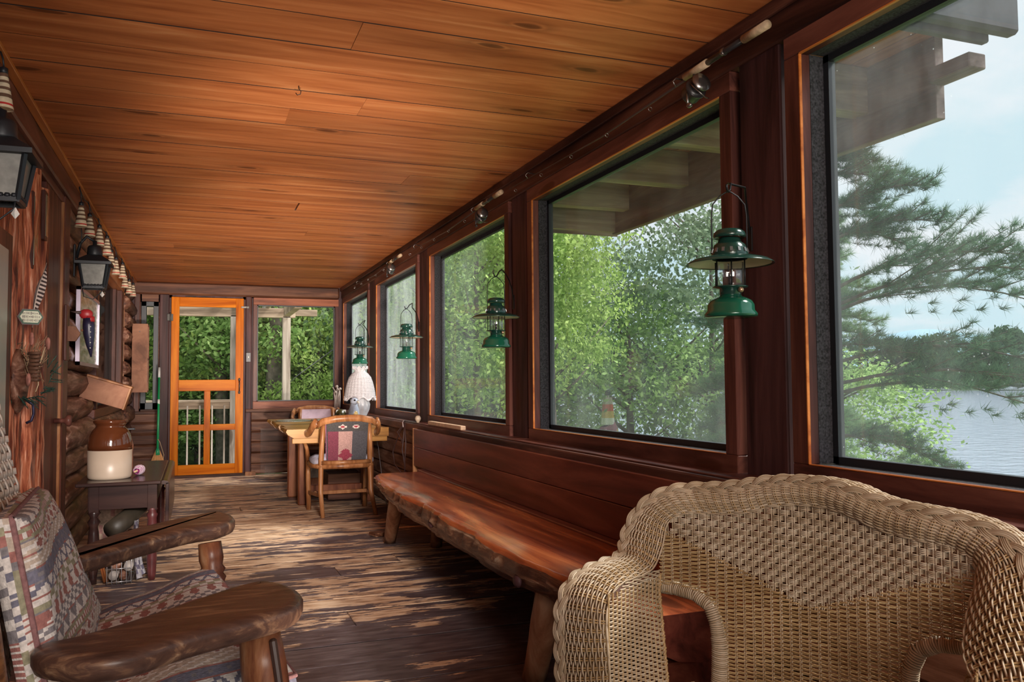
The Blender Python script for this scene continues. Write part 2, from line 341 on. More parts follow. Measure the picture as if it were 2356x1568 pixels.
ROCKARM = wood('worn_arm_wood', [(.1, (.035, .018, .014)), (.55, (.075, .038, .027)), (.72, (.15, .08, .048)), (1.1, (.36, .24, .15))], stretch=(3, 14, 14), scale=3.2, rough=.38, var=.2, bump=.25, coat=.3, rnd=False)
ROCKV = wood('worn_post_wood', [(.25, (.05, .016, .009)), (.47, (.11, .036, .018)), (.65, (.2, .08, .036)), (.9, (.36, .21, .12))], stretch=(9, 9, 1.6), scale=1.8, rough=.4, var=.25, bump=.2, coat=.25, rnd=False)
PALEP = wood('pale_post_wood', [(.25, (.3, .2, .14)), (.5, (.45, .33, .25)), (.8, (.58, .46, .37))], stretch=(9, 9, 1.6), scale=1.6, rough=.5, var=.1, bump=.1, rnd=False)
BROWNT = wood('dark_drop_table', [(.2, (.016, .008, .008)), (.5, (.035, .016, .014)), (.8, (.06, .028, .022))], stretch=(1, 9, 9), scale=1, rough=.25, var=.1, bump=.05, coat=.5, rnd=False)
BOXW = wood('box_wood', [(.2, (.13, .05, .026)), (.5, (.24, .10, .055)), (.8, (.33, .15, .085))], stretch=(4, 4, 4), scale=1, rough=.5, var=.1, bump=.08)

EAVEX = wood('eave_lumber', [(.2, (.11, .072, .06)), (.5, (.22, .15, .125)), (.8, (.36, .27, .23))], stretch=(1, 12, 12), scale=1, rough=.8, var=.12, knots=.7, knotcol=(.08, .05, .04), kscale=(.7, 2.5, 2.5), bump=.2)
EAVEY = wood('eave_lumber_long', [(.2, (.085, .06, .06)), (.5, (.17, .12, .115)), (.8, (.28, .215, .21))], stretch=(12, 1, 12), scale=1, rough=.8, var=.12, bump=.2)
def floor_mat():
    m, nt, P = newmat('worn_painted_floor'); L = nt.links
    co = coords(nt, (1.5, 6.5, 6.5), True)
    g = N(nt, 'ShaderNodeTexNoise', i_Scale=1.5); g.inputs['Detail'].default_value = 9; g.inputs['Roughness'].default_value = .6; g.inputs['Distortion'].default_value = .5; L.new(co, g.inputs['Vector'])
    geo = N(nt, 'ShaderNodeNewGeometry'); mp = N(nt, 'ShaderNodeMapping'); mp.inputs['Scale'].default_value = (.6, 1.0, 1); L.new(geo.outputs['Position'], mp.inputs[0])
    b = N(nt, 'ShaderNodeTexNoise', i_Scale=1.1); b.inputs['Detail'].default_value = 2; L.new(mp.outputs[0], b.inputs['Vector'])
    sp = N(nt, 'ShaderNodeSeparateXYZ'); L.new(geo.outputs['Position'], sp.inputs[0])
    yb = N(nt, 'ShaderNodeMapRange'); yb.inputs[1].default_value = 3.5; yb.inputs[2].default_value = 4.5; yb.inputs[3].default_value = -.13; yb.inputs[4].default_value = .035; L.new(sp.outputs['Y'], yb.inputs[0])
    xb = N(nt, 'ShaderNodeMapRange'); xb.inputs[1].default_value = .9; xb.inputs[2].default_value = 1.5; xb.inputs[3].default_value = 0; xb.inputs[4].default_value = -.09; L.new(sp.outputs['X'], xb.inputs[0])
    oi = N(nt, 'ShaderNodeObjectInfo'); ob = N(nt, 'ShaderNodeMapRange'); ob.inputs[3].default_value = -.06; ob.inputs[4].default_value = .05; L.new(oi.outputs['Random'], ob.inputs[0])
    def add(a, c):
        n = N(nt, 'ShaderNodeMath', operation='ADD'); L.new(a, n.inputs[0]); L.new(c, n.inputs[1]); return n.outputs[0]
    bb = N(nt, 'ShaderNodeMath', operation='MULTIPLY_ADD'); bb.inputs[1].default_value = .34; bb.inputs[2].default_value = -.17; L.new(b.outputs['Fac'], bb.inputs[0])
    co2 = coords(nt, (4, 22, 22), True); g2 = N(nt, 'ShaderNodeTexNoise', i_Scale=2.6); g2.inputs['Detail'].default_value = 6; g2.inputs['Roughness'].default_value = .6; L.new(co2, g2.inputs['Vector'])
    gm = N(nt, 'ShaderNodeMath', operation='MULTIPLY_ADD'); gm.inputs[1].default_value = .42; gm.inputs[2].default_value = -.21; L.new(g2.outputs['Fac'], gm.inputs[0])
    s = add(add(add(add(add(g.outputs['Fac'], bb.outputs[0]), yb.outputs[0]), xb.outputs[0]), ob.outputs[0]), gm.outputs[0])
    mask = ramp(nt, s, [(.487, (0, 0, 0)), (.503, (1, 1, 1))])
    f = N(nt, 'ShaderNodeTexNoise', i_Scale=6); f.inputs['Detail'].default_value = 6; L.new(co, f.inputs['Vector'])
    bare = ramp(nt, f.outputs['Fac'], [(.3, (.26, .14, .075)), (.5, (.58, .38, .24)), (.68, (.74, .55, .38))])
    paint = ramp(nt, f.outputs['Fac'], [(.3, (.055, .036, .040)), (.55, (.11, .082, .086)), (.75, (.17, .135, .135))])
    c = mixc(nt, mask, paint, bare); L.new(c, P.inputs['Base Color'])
    r = ramp(nt, s, [(.45, (.42,) * 3), (.52, (.6,) * 3)]); L.new(r, P.inputs['Roughness']); P.inputs['Specular IOR Level'].default_value = .35
    bp = N(nt, 'ShaderNodeBump'); bp.inputs['Strength'].default_value = .3; bp.inputs['Distance'].default_value = .004; L.new(s, bp.inputs['Height']); L.new(bp.outputs[0], P.inputs['Normal'])
    return m
FLOOR = floor_mat()
PANE = glassmat('dusty_window_glass', .04, (.93, .96, .97), .035)
PANE2 = glassmat('clean_end_glass', .006, (.99, .99, .99), .008, specks=False)
SCREEN = glassmat('fine_door_screen', .004, (.97, .97, .97), .0, specks=False)
PANE_HAZE = glassmat('sunlit_dusty_glass', .22, (.9, .93, .95), .04)
MIRROR = plain('mirror_glass', (.75, .85, .82), .06, 1.0)

# ---------------------------------------------------------------- floor and ceiling, board by board
fl = struct('floor', 'weathered porch floor of worn dark-painted boards')
obj('floor_base', MB().box(-1.0, 1.72, -2.6, 10.5, -.12, -.035), DARKVOID, fl)
def board_mesh(L, w, t, b, seed, sag=.0):
    mb = MB(); mb.box(0, L, 0, w, -t, 0, b); return mb.mesh('board')
fm = {}
y = 3.55 - .25 * 16; k = 0
rr = random.Random(3)
while y < 10.45:
    w = .2415
    cuts = [-1.0, 1.70]
    if k % 5 == 2: cuts = [-1.0, rr.uniform(-.2, 1.3), 1.70]
    if k == 21: cuts = [-1.0, .78, 1.70]
    for a, c in zip(cuts, cuts[1:]):
        key = round(c - a, 2)
        me = fm.setdefault(key, board_mesh(c - a - .003, w, .035, .0022, k)); 
        if not me.materials:
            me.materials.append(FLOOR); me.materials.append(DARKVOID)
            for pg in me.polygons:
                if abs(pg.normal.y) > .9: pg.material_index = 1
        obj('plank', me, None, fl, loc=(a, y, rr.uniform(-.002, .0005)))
    y += .25; k += 1
ce = struct('ceiling', 'stained pine tongue and groove ceiling', loc=(0, 0, 0))
obj('ceiling_base', MB().box(-.95, 1.8, -2.6, 10.6, 2.292, 2.36), DARKVOID, ce)
cm = {}
y = 2.70 - .242 * 13; k = 0
while y < 10.46:
    cuts = [-.70, 1.70]
    if k % 4 == 1: cuts = [-.70, rr.uniform(-.2, 1.2), 1.70]
    if k == 16: cuts = [-.7, .66, 1.7]
    for a, c in zip(cuts, cuts[1:]):
        key = round(c - a, 2)
        if key not in cm:
            mb = MB(); L = c - a - .0015
            # board with chamfered underside edges
            poly = [(0, .02), (0, .010), (0, 0), (.2365, 0), (.2365, .010), (.2365, .02)]
            v = [(0, p, q) for p, q in poly] + [(L, p, q) for p, q in poly]; n = 6
            mb.add(v, [tuple(range(n)), tuple(range(2 * n - 1, n - 1, -1))] + [(i, i + n, (i + 1) % n + n, (i + 1) % n) for i in range(n)])
            cm[key] = mb.mesh('board'); cm[key].materials.append(CEIL); cm[key].materials.append(DARKVOID)
            for pg in cm[key].polygons:
                if abs(pg.normal.y) > .9: pg.material_index = 1
        obj('board', cm[key], None, ce, loc=(a, y, 2.27 + rr.uniform(0, .0015)))
    y += .242; k += 1
tag = lambda o, l, c: (o.__setitem__('label', l), o.__setitem__('category', c))

# ---------------------------------------------------------------- right wall: logs, sill, header, posts
wr = struct('wall_right', 'lake side wall of dark boards under the row of windows')
LOGB = wood('low_wall_log', [(.2, (.05, .02, .012)), (.45, (.16, .065, .035)), (.65, (.28, .13, .08)), (.85, (.44, .26, .18))], stretch=(12, 1.3, 12), scale=.9, rough=.55, var=.25, knots=.7, kscale=(2, .9, 2), bump=.4)
for i in range(6):
    z0 = i * .118
    obj('log', MB().box(1.63, 1.76, -.5, 10.46, z0, z0 + .114, .012), LOGB, wr)
obj('sill_beam', MB().box(1.575, 1.83, -.5, 10.46, .705, .765, .006), DARKY, wr)
obj('sill_ledge', MB().box(1.60, 1.735, -.5, 10.46, .765, .772, .002), REDY, wr)
obj('header_beam', MB().box(1.69, 1.83, -.5, 10.46, 2.135, 2.272, .006), DARKY, wr)
obj('header_strip', MB().box(1.675, 1.69, -.5, 10.46, 2.225, 2.268, .003), DARKY, wr)
wins = [(8.79, 10.30), (6.70, 8.30), (4.575, 6.257), (2.415, 4.148), (.35, 2.004)]
for i, (a, c) in enumerate(wins):
    if i < len(wins) - 1:
        n0 = wins[i + 1][1]; lo = n0 + .10; hi = a - .10
    else: lo, hi = -.5, a - .1
    if i == 0: obj('corner_post', MB().box(1.70, 1.83, 10.39, 10.46, .765, 2.14, .004), DARKV, wr)
    obj('post', MB().box(1.703, 1.83, lo, hi, .765, 2.14, .006), DARKV, wr)
Z0, Z1 = .83, 2.066
def miter(mb, x0, x1, y0, y1, z0, z1, w, ch=.0):
    """mitred casing around the opening y0..y1,z0..z1, width w"""
    for (a, b_, c, d) in (((y0 - w, z0 - w), (y1 + w, z0 - w), (y1, z0), (y0, z0)), ((y0 - w, z1 + w), (y0, z1), (y1, z1), (y1 + w, z1 + w)),
                          ((y0 - w, z0 - w), (y0, z0), (y0, z1), (y0 - w, z1 + w)), ((y1 + w, z0 - w), (y1 + w, z1 + w), (y1, z1), (y1, z0))):
        q = [a, b_, c, d]
        v = [(x0, *p) for p in q] + [(x1, *p) for p in q]
        mb.add(v, [(0, 1, 2, 3), (7, 6, 5, 4), (0, 4, 5, 1), (1, 5, 6, 2), (2, 6, 7, 3), (3, 7, 4, 0)])
    return mb
hz = [PANE_HAZE, PANE_HAZE, PANE, PANE, PANE]
for i, (a, c) in enumerate(wins):
    w = struct('window_%d' % (i + 1), ['lake side window in the far corner behind the wicker lamp', 'hazy lake side window second from the far corner', 'middle lake side window with leafy branches', 'large lake side window with the eave and a pine', 'nearest lake side window showing the lake'][i])
    cw = .068
    for nm, (ya, yb, za, zb), mt in (('bottom_rail', (a - cw, c + cw, Z0 - cw + .004, Z0), REDY), ('top_rail', (a - cw, c + cw, Z1, Z1 + cw), REDY), ('side_rail', (a - cw, a, Z0, Z1), REDV), ('side_rail', (c, c + cw, Z0, Z1), REDV)):
        obj(nm, MB().box(1.692, 1.735, ya, yb, za, zb, .003), mt, w)
    # dusty reveal: four boards going out to the screen
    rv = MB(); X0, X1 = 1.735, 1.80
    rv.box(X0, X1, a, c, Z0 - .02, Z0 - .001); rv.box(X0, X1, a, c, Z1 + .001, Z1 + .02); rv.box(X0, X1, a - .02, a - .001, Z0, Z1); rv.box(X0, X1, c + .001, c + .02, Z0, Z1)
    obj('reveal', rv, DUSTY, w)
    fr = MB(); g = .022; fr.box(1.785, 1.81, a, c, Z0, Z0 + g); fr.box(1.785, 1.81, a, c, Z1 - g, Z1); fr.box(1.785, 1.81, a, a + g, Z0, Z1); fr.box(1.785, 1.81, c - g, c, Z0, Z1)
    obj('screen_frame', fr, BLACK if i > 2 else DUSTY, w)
    bd = MB(); bd.box(1.691, 1.70, a, c, Z0, Z0 + .003); bd.box(1.691, 1.70, a, c, Z1 - .004, Z1); bd.box(1.691, 1.70, c - .004, c, Z0, Z1)
    obj('edge_bead', bd, ORANGEY, w)
    obj('pane', MB().box(1.796, 1.799, a + g, c - g, Z0 + g, Z1 - g), hz[i], w)

wf_ = struct('light_block_wall', 'unseen wall added at the near end of the porch to cut sky light')  # unseen wall, added to keep sky light off the foreground
obj('wall_panel', MB().box(-1.0, 1.8, -2.7, -2.6, -.1, 2.4), DARKX, wf_)
obj('side_panel', MB().box(1.70, 1.80, -2.6, -1.9, 0, 2.3), DARKY, wf_); obj('low_panel', MB().box(1.70, 1.80, -1.9, -.5, 0, .77), DARKY, wf_); obj('head_panel', MB().box(1.70, 1.80, -1.9, -.5, 2.1, 2.3), DARKY, wf_)
# ---------------------------------------------------------------- far wall
YF = 10.46
wb = struct('wall_back', 'far end wall of the porch with dark log boards')
for i in range(6):
    z0 = i * .127
    obj('log', MB().box(.62, 1.66, YF, YF + .12, z0 + .01, z0 + .134, .014), LOGX, wb)
    obj('log', MB().box(-.9, -.40, YF, YF + .12, z0 + .01, z0 + .134, .014), LOGX, wb)
obj('header_log', MB().box(-.72, 1.67, YF - .02, YF + .14, 2.125, 2.275, .02), DARKX, wb)
obj('post', MB().box(-.395, -.29, YF - .03, YF + .1, 0, 2.13, .008), DARKV, wb)
obj('post', MB().box(.555, .625, YF - .03, YF + .1, 0, 2.13, .008), DARKV, wb)
obj('post', MB().box(-.66, -.60, YF - .01, YF + .1, .76, 2.13, .006), REDV, wb)
obj('post_filler', MB().box(1.64, 1.80, YF, YF + .12, .0, 2.28), DARKV, wb)
obj('infill', MB().box(-1.2, -.60, YF + .02, YF + .12, .0, 2.28), DARKV, wb)
obj('window_shelf', MB().box(.56, 1.66, YF - .09, YF + .02, .745, .785, .004), DARKX, wb)
obj('window_shelf', MB().box(-.72, -.39, YF - .06, YF + .02, .745, .78, .004), DARKX, wb)
obj('threshold', MB().box(-.30, .62, YF - .06, YF + .12, -.002, .03, .004), DARKX, wb)
for q in ((-.60, -.395, 2.035, 2.135), (-.602, -.586, .76, 2.135), (-.407, -.392, .76, 2.135), (-.62, -.39, .755, .81)): obj('infill', MB().box(q[0], q[1], YF + .012, YF + .09, q[2], q[3]), DARKX, wb)
for q in ((.62, .648, .76, 2.135), (1.655, 1.70, .76, 2.135), (.62, 1.7, 2.115, 2.135), (-.295, -.262, 0, 2.13), (.528, .56, 0, 2.13), (-.29, .56, 2.095, 2.13)): obj('infill', MB().box(q[0], q[1], YF + .012, YF + .09, q[2], q[3]), DARKV, wb)
bs = struct('baseboard_back', 'pale block at the foot of the post beside the screen door')
obj('block', MB().box(.56, .68, YF - .07, YF - .03, 0, .045, .003), OAK, bs)
w6 = struct('window_6', 'square end wall window looking into green trees')
x0, x1, z0, z1 = .69, 1.615, .872, 2.036
for nm, b6, mt in (('bottom_rail', (x0 - .045, x1 + .045, z0 - .09, z0), REDX), ('top_rail', (x0 - .045, x1 + .045, z1, z1 + .085), REDX), ('side_rail', (x0 - .045, x0, z0, z1), REDV), ('side_rail', (x1, x1 + .045, z0, z1), REDV)):
    obj(nm, MB().box(b6[0], b6[1], YF - .012, YF + .05, b6[2], b6[3], .003), mt, w6)
fr = MB(); g = .012
for q in ((x0, x1, z0, z0 + g), (x0, x1, z1 - g, z1), (x0, x0 + g, z0, z1), (x1 - g, x1, z0, z1)): fr.box(q[0], q[1], YF + .02, YF + .06, q[2], q[3])
obj('sash', fr, BLACK, w6)
obj('pane', MB().box(x0, x1, YF + .04, YF + .043, z0, z1), PANE2, w6)
w7 = struct('window_7', 'narrow black framed window left of the screen door')
x0, x1, z0, z1 = -.588, -.405, .80, 2.04
fr = MB(); g = .055
for q in ((x0, x1, z0, z0 + g + .02), (x0, x1, z1 - g, z1), (x0, x0 + g, z0, z1), (x1 - g, x1, z0, z1)): fr.box(q[0], q[1], YF - .02, YF + .08, q[2], q[3], .003)
obj('frame', fr, BLACK, w7)
obj('pane', MB().box(x0 + g, x1 - g, YF + .03, YF + .033, z0 + g, z1 - g), PANE2, w7)

# screen door
d = struct('door_1', 'orange varnished wooden screen door at the far end')
X0, X1, DZ0, DZ1 = -.268, .532, .035, 2.10; YD = YF - .045
st = .088
obj('stile', MB().box(X0, X0 + st, YD, YD + .035, DZ0, DZ1, .003), ORANGE, d)
obj('stile', MB().box(X1 - st, X1, YD, YD + .035, DZ0, DZ1, .003), ORANGE, d)
obj('top_rail', MB().box(X0 + st, X1 - st, YD, YD + .035, 1.99, DZ1, .003), ORANGEX, d)
obj('lock_rail', MB().box(X0 + st, X1 - st, YD, YD + .035, 1.005, 1.135, .003), ORANGEX, d)
obj('bottom_rail', MB().box(X0 + st, X1 - st, YD, YD + .035, DZ0, .15, .003), ORANGEX, d)
xm = (X0 + X1) / 2
obj('mullion', MB().box(xm - .035, xm + .035, YD, YD + .035, .15, 1.005, .003), ORANGE, d)
obj('cross_bar', MB().box(X0 + st, xm - .035, YD, YD + .035, .545, .615, .003), ORANGEX, d)
obj('cross_bar', MB().box(xm + .035, X1 - st, YD, YD + .035, .545, .615, .003), ORANGEX, d)
obj('screen', MB().box(X0 + st, X1 - st, YD + .025, YD + .027, .15, 1.99), SCREEN, d)
hd = MB(); hd.tube([(X1 - .045, YD - .006, 1.00), (X1 - .045, YD - .03, 1.03), (X1 - .045, YD - .03, 1.09), (X1 - .045, YD - .006, 1.12)], .007, 8)
hd.ball((X1 - .045, YD - .004, .985), (.012, .004, .022), 8, 6); hd.ball((X1 - .045, YD - .004, 1.135), (.012, .004, .022), 8, 6)
obj('handle', hd, BLACK, d, label='black wrought iron handle')
for z in (1.86, .12):
    h = MB(); h.box(X0 - .045, X0 + .02, YD - .012, YD - .002, z - .04, z + .04, .003); h.tube([(X0 - .008, YD - .014, z - .05), (X0 - .008, YD - .014, z + .05)], .009, 8)
    obj('hinge', h, bpy.data.materials.get('hinge_metal') or plain('hinge_metal', (.08, .075, .07), .6, .3), d)
cl = MB(); cl.box(X1 - .03, X1 + .06, YD - .03, YD - .003, 1.985, 2.005, .003); cl.ball((X1 + .045, YD - .03, 1.995), .016, 8, 6)
obj('latch_hook', cl, plain('latch_metal', (.3, .28, .26), .6, .2), d)
# ---------------------------------------------------------------- left wall
wlft = struct('wall_left', 'cabin log wall with door and window openings')
rr = random.Random(11)
def log_mesh(L, r, seed, endcap=True):
    rg = random.Random(seed); R = []; m = max(4, int(L / .16)); n = 12
    ph = [rg.uniform(0, 6) for _ in range(4)]
    for i in range(m + 1):
        y_ = L * i / m; ring = []
        for k in range(n):
            a = 2 * PI * k / n
            q = r * (1 + .05 * math.sin(3 * a + ph[0] + y_ * 2) + .035 * math.sin(y_ * 5 + ph[1]) + .02 * math.sin(7 * a + ph[2] + y_ * 6))
            ring.append((q * math.cos(a), y_, q * math.sin(a)))
        R.append(ring)
    R.insert(0, [(p[0] * .9, -.012, p[2] * .9) for p in R[0]]); R.append([(p[0] * .9, L + .012, p[2] * .9) for p in R[-1]])
    return MB().rings(R)
def put_log(y0, y1, z, r, x, seed):
    o = obj('log', log_mesh(y1 - y0, r, seed), LOG, wlft); o.location = (x, y0, z); return o
obj('backing', MB().box(-1.02, -.86, 5.3, 7.05, 0, 2.2), DARKVOID, wlft)
obj('backing', MB().box(-1.02, -.86, 9.25, 10.6, 0, 2.2), DARKVOID, wlft)
obj('backing', MB().box(-1.02, -.86, 7.0, 9.3, 0, .9), DARKVOID, wlft)
for i in range(13):
    z = .085 + .168 * i; r = .092 + rr.uniform(-.008, .008)
    if z > 2.16: break
    put_log(5.42, 6.95 + rr.uniform(-.08, .05) if z > .9 else 9.5, z, r, -.785 + rr.uniform(-.01, .01), i)
    put_log(9.42 + rr.uniform(-.05, .05), 10.44, z, r * .95, -.735 + rr.uniform(-.02, .025), 40 + i)
obj('log', log_mesh(2.8, .09, 77), LOG, wlft).location = (-.80, 6.9, 2.16)
obj('header_board', MB().box(-.84, -.675, -.5, 10.44, 2.145, 2.268, .008), wood('header_board', [(.2, (.05, .012, .010)), (.5, (.15, .04, .028)), (.8, (.3, .11, .075))], stretch=(10, 1, 10), scale=1, rough=.35, var=.2, knots=.8, kscale=(2.5, .8, 2.5), bump=.3, coat=.25), wlft)
obj('header_rail', MB().box(-.80, -.70, 2.6, 5.45, 2.105, 2.15, .006), REDY, wlft)
t1 = struct('trim_1', 'orange wood strip along the left edge of the ceiling')
obj('strip', MB().box(-.675, -.640, -.5, 10.44, 2.252, 2.2695, .002), ORANGEY, t1)

# smooth plank door with knob, beside the rough slab panel
d2 = struct('door_2', 'smooth reddish plank door with a round knob in the log wall')
for k, (a, c) in enumerate(((4.70, 4.95), (4.953, 5.20))):
    obj('plank', MB().box(-.76, -.708, a, c, .02, 2.105, .003), REDV, d2)
obj('jamb', MB().box(-.78, -.695, 5.205, 5.225, 0, 2.105, .003), OAK, d2)
obj('jamb', MB().box(-.86, -.69, 5.228, 5.42, 0, 2.145, .005), REDV, d2)
kb = MB(); MX = Matrix.Rotation(PI / 2, 4, 'Y'); MT = Matrix.Translation((-.708, 5.10, .89))
kb.lathe([(.014, 0), (.012, .035), (.016, .05), (.03, .06), (.032, .072), (.026, .08), (.004, .083)], n=16, M=MT @ MX)
obj('knob', kb, REDV, d2, label='turned wooden door knob')
# rough slab panel: vertical split slabs
sp_ = struct('door_3', 'rustic door of rough bark-edged vertical slabs')
ys = [2.6, 2.86, 3.05, 3.3, 3.52, 3.70, 3.88, 4.02, 4.17, 4.36, 4.52, 4.69]
for k, (a, c) in enumerate(zip(ys, ys[1:])):
    top = 2.10 - (0.0 if k % 2 else .06); xx = -.735 + rr.uniform(-.01, .02)
    P = []; m = 26; n = 9; rg = random.Random(k + 90)
    for i in range(m + 1):
        z = .02 + (top - .02) * i / m; row = []
        for j in range(n):
            u = j / (n - 1); yy = a + .004 + (c - a - .008) * u + .008 * math.sin(z * 6 + k) * (1 if j in (0, n - 1) else 0)
            h = .045 * (1 - (2 * u - 1) ** 2) ** .5 + rg.uniform(-.005, .007)
            row.append((xx + h, yy, z))
        P.append(row)
    mb = MB().grid(P); nn = m * n
    mb.grid([[(xx - .03, p[0][1], p[0][2]), p[0]] for p in P]); mb.grid([[p[-1], (xx - .03, p[-1][1], p[-1][2])] for p in P])
    mb.add([P[-1][j] for j in range(n)] + [(xx - .03, P[-1][-1][1], top), (xx - .03, P[-1][0][1], top)], [tuple(range(n + 2))])
    obj('slab', mb, BARK, sp_)
obj('wall_extension', MB().box(-.80, -.70, -2.6, 2.58, 0, 2.3), REDV, wlft)
obj('door_backing', MB().box(-.84, -.775, 2.5, 5.25, 0, 2.15), DARKVOID, sp_)
oldg = plain('dim_green_glass', (.16, .17, .12), .12, 0, .6)
for (a, c, za, zb) in ((4.20, 4.33, 1.60, 1.95), (4.50, 4.60, 1.78, 2.02)):
    o_ = obj('small_window', MB().box(-.70, -.682, a, c, za, zb, .003), REDV, sp_)
    obj('pane', MB().box(-.6825, -.680, a + .02, c - .02, za + .02, zb - .02), oldg, o_)
o_ = obj('large_window', MB().box(-.70, -.676, 2.7, 3.74, .75, 1.67, .004), REDV, sp_)
obj('pane', MB().box(-.677, -.6735, 2.77, 3.65, .83, 1.60), plain('pale_pane', (.42, .46, .42), .25, noise=.1, nscale=3), o_)
bd = MB(); R = []
for i in range(7):
    t = i / 6; R.append([(-.69 + .03 * math.sin(PI * t) + .0, 4.05 + (.085 * math.sin(PI * (.12 + .76 * t))) * math.cos(k * 2 * PI / 14), 1.16 + (t - .5) * .0 + (.16) * math.sin(k * 2 * PI / 14) * math.sin(PI * (.12 + .76 * t))) for k in range(14)])
R = [[(-.70 + .045 * i / 5, 3.99 + .11 * (1 - .75 * (i / 5) ** 3) * math.cos(k * 2 * PI / 16), 1.10 + .135 * (1 - .75 * (i / 5) ** 3) * math.sin(k * 2 * PI / 16)) for k in range(16)] for i in range(6)]
obj('burl_boss', MB().rings(R), LOG, sp_, label='oval log slice boss on the slab door')
hk = MB().tube([(-.68, 4.10, 1.02), (-.655, 4.11, 1.0), (-.652, 4.115, .96), (-.66, 4.115, .93), (-.68, 4.115, .92)], .006, 8)
obj('pull_handle', hk, plain('blue_steel', (.05, .045, .09), .35, .7), sp_)

# big cabin window on the log wall, lit lamp inside
w8 = struct('window_8', 'orange framed cabin window in the log wall with dark glass')
for nm, q, mt in (('top_casing', (6.78, 9.42, 2.03, 2.15), ORANGEY), ('side_casing', (9.18, 9.42, .83, 2.03), REDV), ('bottom_casing', (6.9, 9.42, .83, .90), REDY), ('side_casing', (6.98, 7.08, .9, 2.03), REDV)):
    obj(nm, MB().box(-.80, -.695, q[0], q[1], q[2], q[3], .004), mt, w8)
obj('inner_stop', MB().box(-.79, -.74, 9.06, 9.175, .9, 2.03, .003), REDV, w8)
obj('edge_strip', MB().box(-.72, -.688, 9.425, 9.445, .83, 2.03, .002), OAK, w8)
cg = glassmat('dark_cabin_glass', .02, (.7, .7, .7), .16, .01, specks=False)
obj('pane', MB().box(-.775, -.772, 7.08, 9.06, .9, 2.03), cg, w8)
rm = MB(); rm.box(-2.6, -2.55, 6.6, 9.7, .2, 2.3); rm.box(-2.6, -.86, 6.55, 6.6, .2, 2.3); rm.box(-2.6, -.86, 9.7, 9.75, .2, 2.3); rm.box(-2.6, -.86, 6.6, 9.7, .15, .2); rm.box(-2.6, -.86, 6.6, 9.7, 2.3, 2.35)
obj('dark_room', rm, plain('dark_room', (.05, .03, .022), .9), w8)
lampm = plain('lit_orange_shade', (.8, .25, .05), .6, emit=(1, .20, .02), estr=1.1)
l_ = thing('oil_lamp', 'small lit orange lamp glowing behind the dark cabin window', 'lamp', (-1.02, 8.28, 1.0))
obj('shade', MB().lathe([(.09, .28), (.085, .30), (.05, .38), (.045, .40), (.012, .43)], n=18), lampm, l_)
obj('base', MB().lathe([(.08, 0), (.085, .03), (.05, .06), (.075, .12), (.08, .18), (.06, .26), (.02, .28)], n=18), plain('orange_glass', (.5, .1, .02), .2, emit=(1, .16, .01), estr=.55), l_)
sb = struct('trim_2', 'inner window stool holding the lamp'); obj('stool', MB().box(-1.2, -.86, 7.1, 9.0, .93, .998), DARKY, sb)

# ---------------------------------------------------------------- wall sconces (black square lanterns)
SCG = plain('dusty_sconce_glass', (.17, .165, .15), .35, 0, .4, noise=.25, nscale=40)
def sconce(loc, label, arm):
    t = thing('wall_lantern', label, 'wall lantern', loc, 0, 'black wall lanterns on the cabin wall')
    # tapered four sided cage: wider on top
    wt, wb_, h = .078, .055, .15
    fr = MB()
    T = [(-wt, -wt), (wt, -wt), (wt, wt), (-wt, wt)]; B = [(-wb_, -wb_), (wb_, -wb_), (wb_, wb_), (-wb_, wb_)]
    for a, c in zip(T, B): fr.beam((*c, 0), (*a, h), .012, .012)
    for q, z in ((T, h), (B, 0)):
        for i in range(4): fr.beam((*q[i], z), (*q[(i + 1) % 4], z), .012, .014)
    for i in range(4):   # scalloped lower edge
        a, c = Vector((*B[i], .012)), Vector((*B[(i + 1) % 4], .012))
        for k in range(6): fr.ball(tuple(a.lerp(c, (k + .5) / 6)), .0095, 6, 4)
    obj('cage', fr, BLACK, t)
    g = MB(); gl = .93
    for i in range(4):
        a, c, e, f = T[i], T[(i + 1) % 4], B[(i + 1) % 4], B[i]
        g.add([(a[0] * gl, a[1] * gl, h), (c[0] * gl, c[1] * gl, h), (e[0] * gl, e[1] * gl, 0), (f[0] * gl, f[1] * gl, 0)], [(0, 1, 2, 3)])
    obj('glass', g, SCG, t)
    rf = MB(); ro = .10; ri = .038
    rf.rings([[(x * ro, y_ * ro, h - .012) for x, y_ in ((-1, -1), (1, -1), (1, 1), (-1, 1))], [(x * ro, y_ * ro, h + .004) for x, y_ in ((-1, -1), (1, -1), (1, 1), (-1, 1))], [(x * ri, y_ * ri, h + .05) for x, y_ in ((-1, -1), (1, -1), (1, 1), (-1, 1))]], smooth=False)
    obj('roof', rf, BLACK, t)
    obj('cap', MB().lathe([(.042, h + .045), (.044, h + .055), (.042, h + .095), (.034, h + .108), (.012, h + .115), (.012, h + .14)], n=20), BLACK, t)
    br = MB(); br.tube([(-arm, 0, h + .03), (-arm * .8, 0, h + .12), (-arm * .45, 0, h + .165), (0, 0, h + .135)], .009, 8)
    br.box(-arm - .012, -arm, -.045, .045, h - .09, h + .11, .004)
    obj('bracket', br, BLACK, t)
    ch = MB(); ch.tube([(.05, -.05, 0), (.045, -.05, -.03), (.0, -.06, -.075), (-.05, -.06, -.06), (-.06, -.05, 0)], .003, 6)
    obj('chain', ch, BLACK, t)
    obj('crystal', MB().rings([[(.05 + .001 * c_, -.052 + .001 * s_, -.025) for c_, s_ in ((1, 0), (0, 1), (-1, 0), (0, -1))], [(.05 + .012 * c_, -.052 + .012 * s_, -.045) for c_, s_ in ((1, 0), (0, 1), (-1, 0), (0, -1))], [(.05 + .001 * c_, -.052 + .001 * s_, -.06) for c_, s_ in ((1, 0), (0, 1), (-1, 0), (0, -1))]], smooth=False), plain('crystal', (.7, .68, .65), .1, 0, .8), t)
    return t
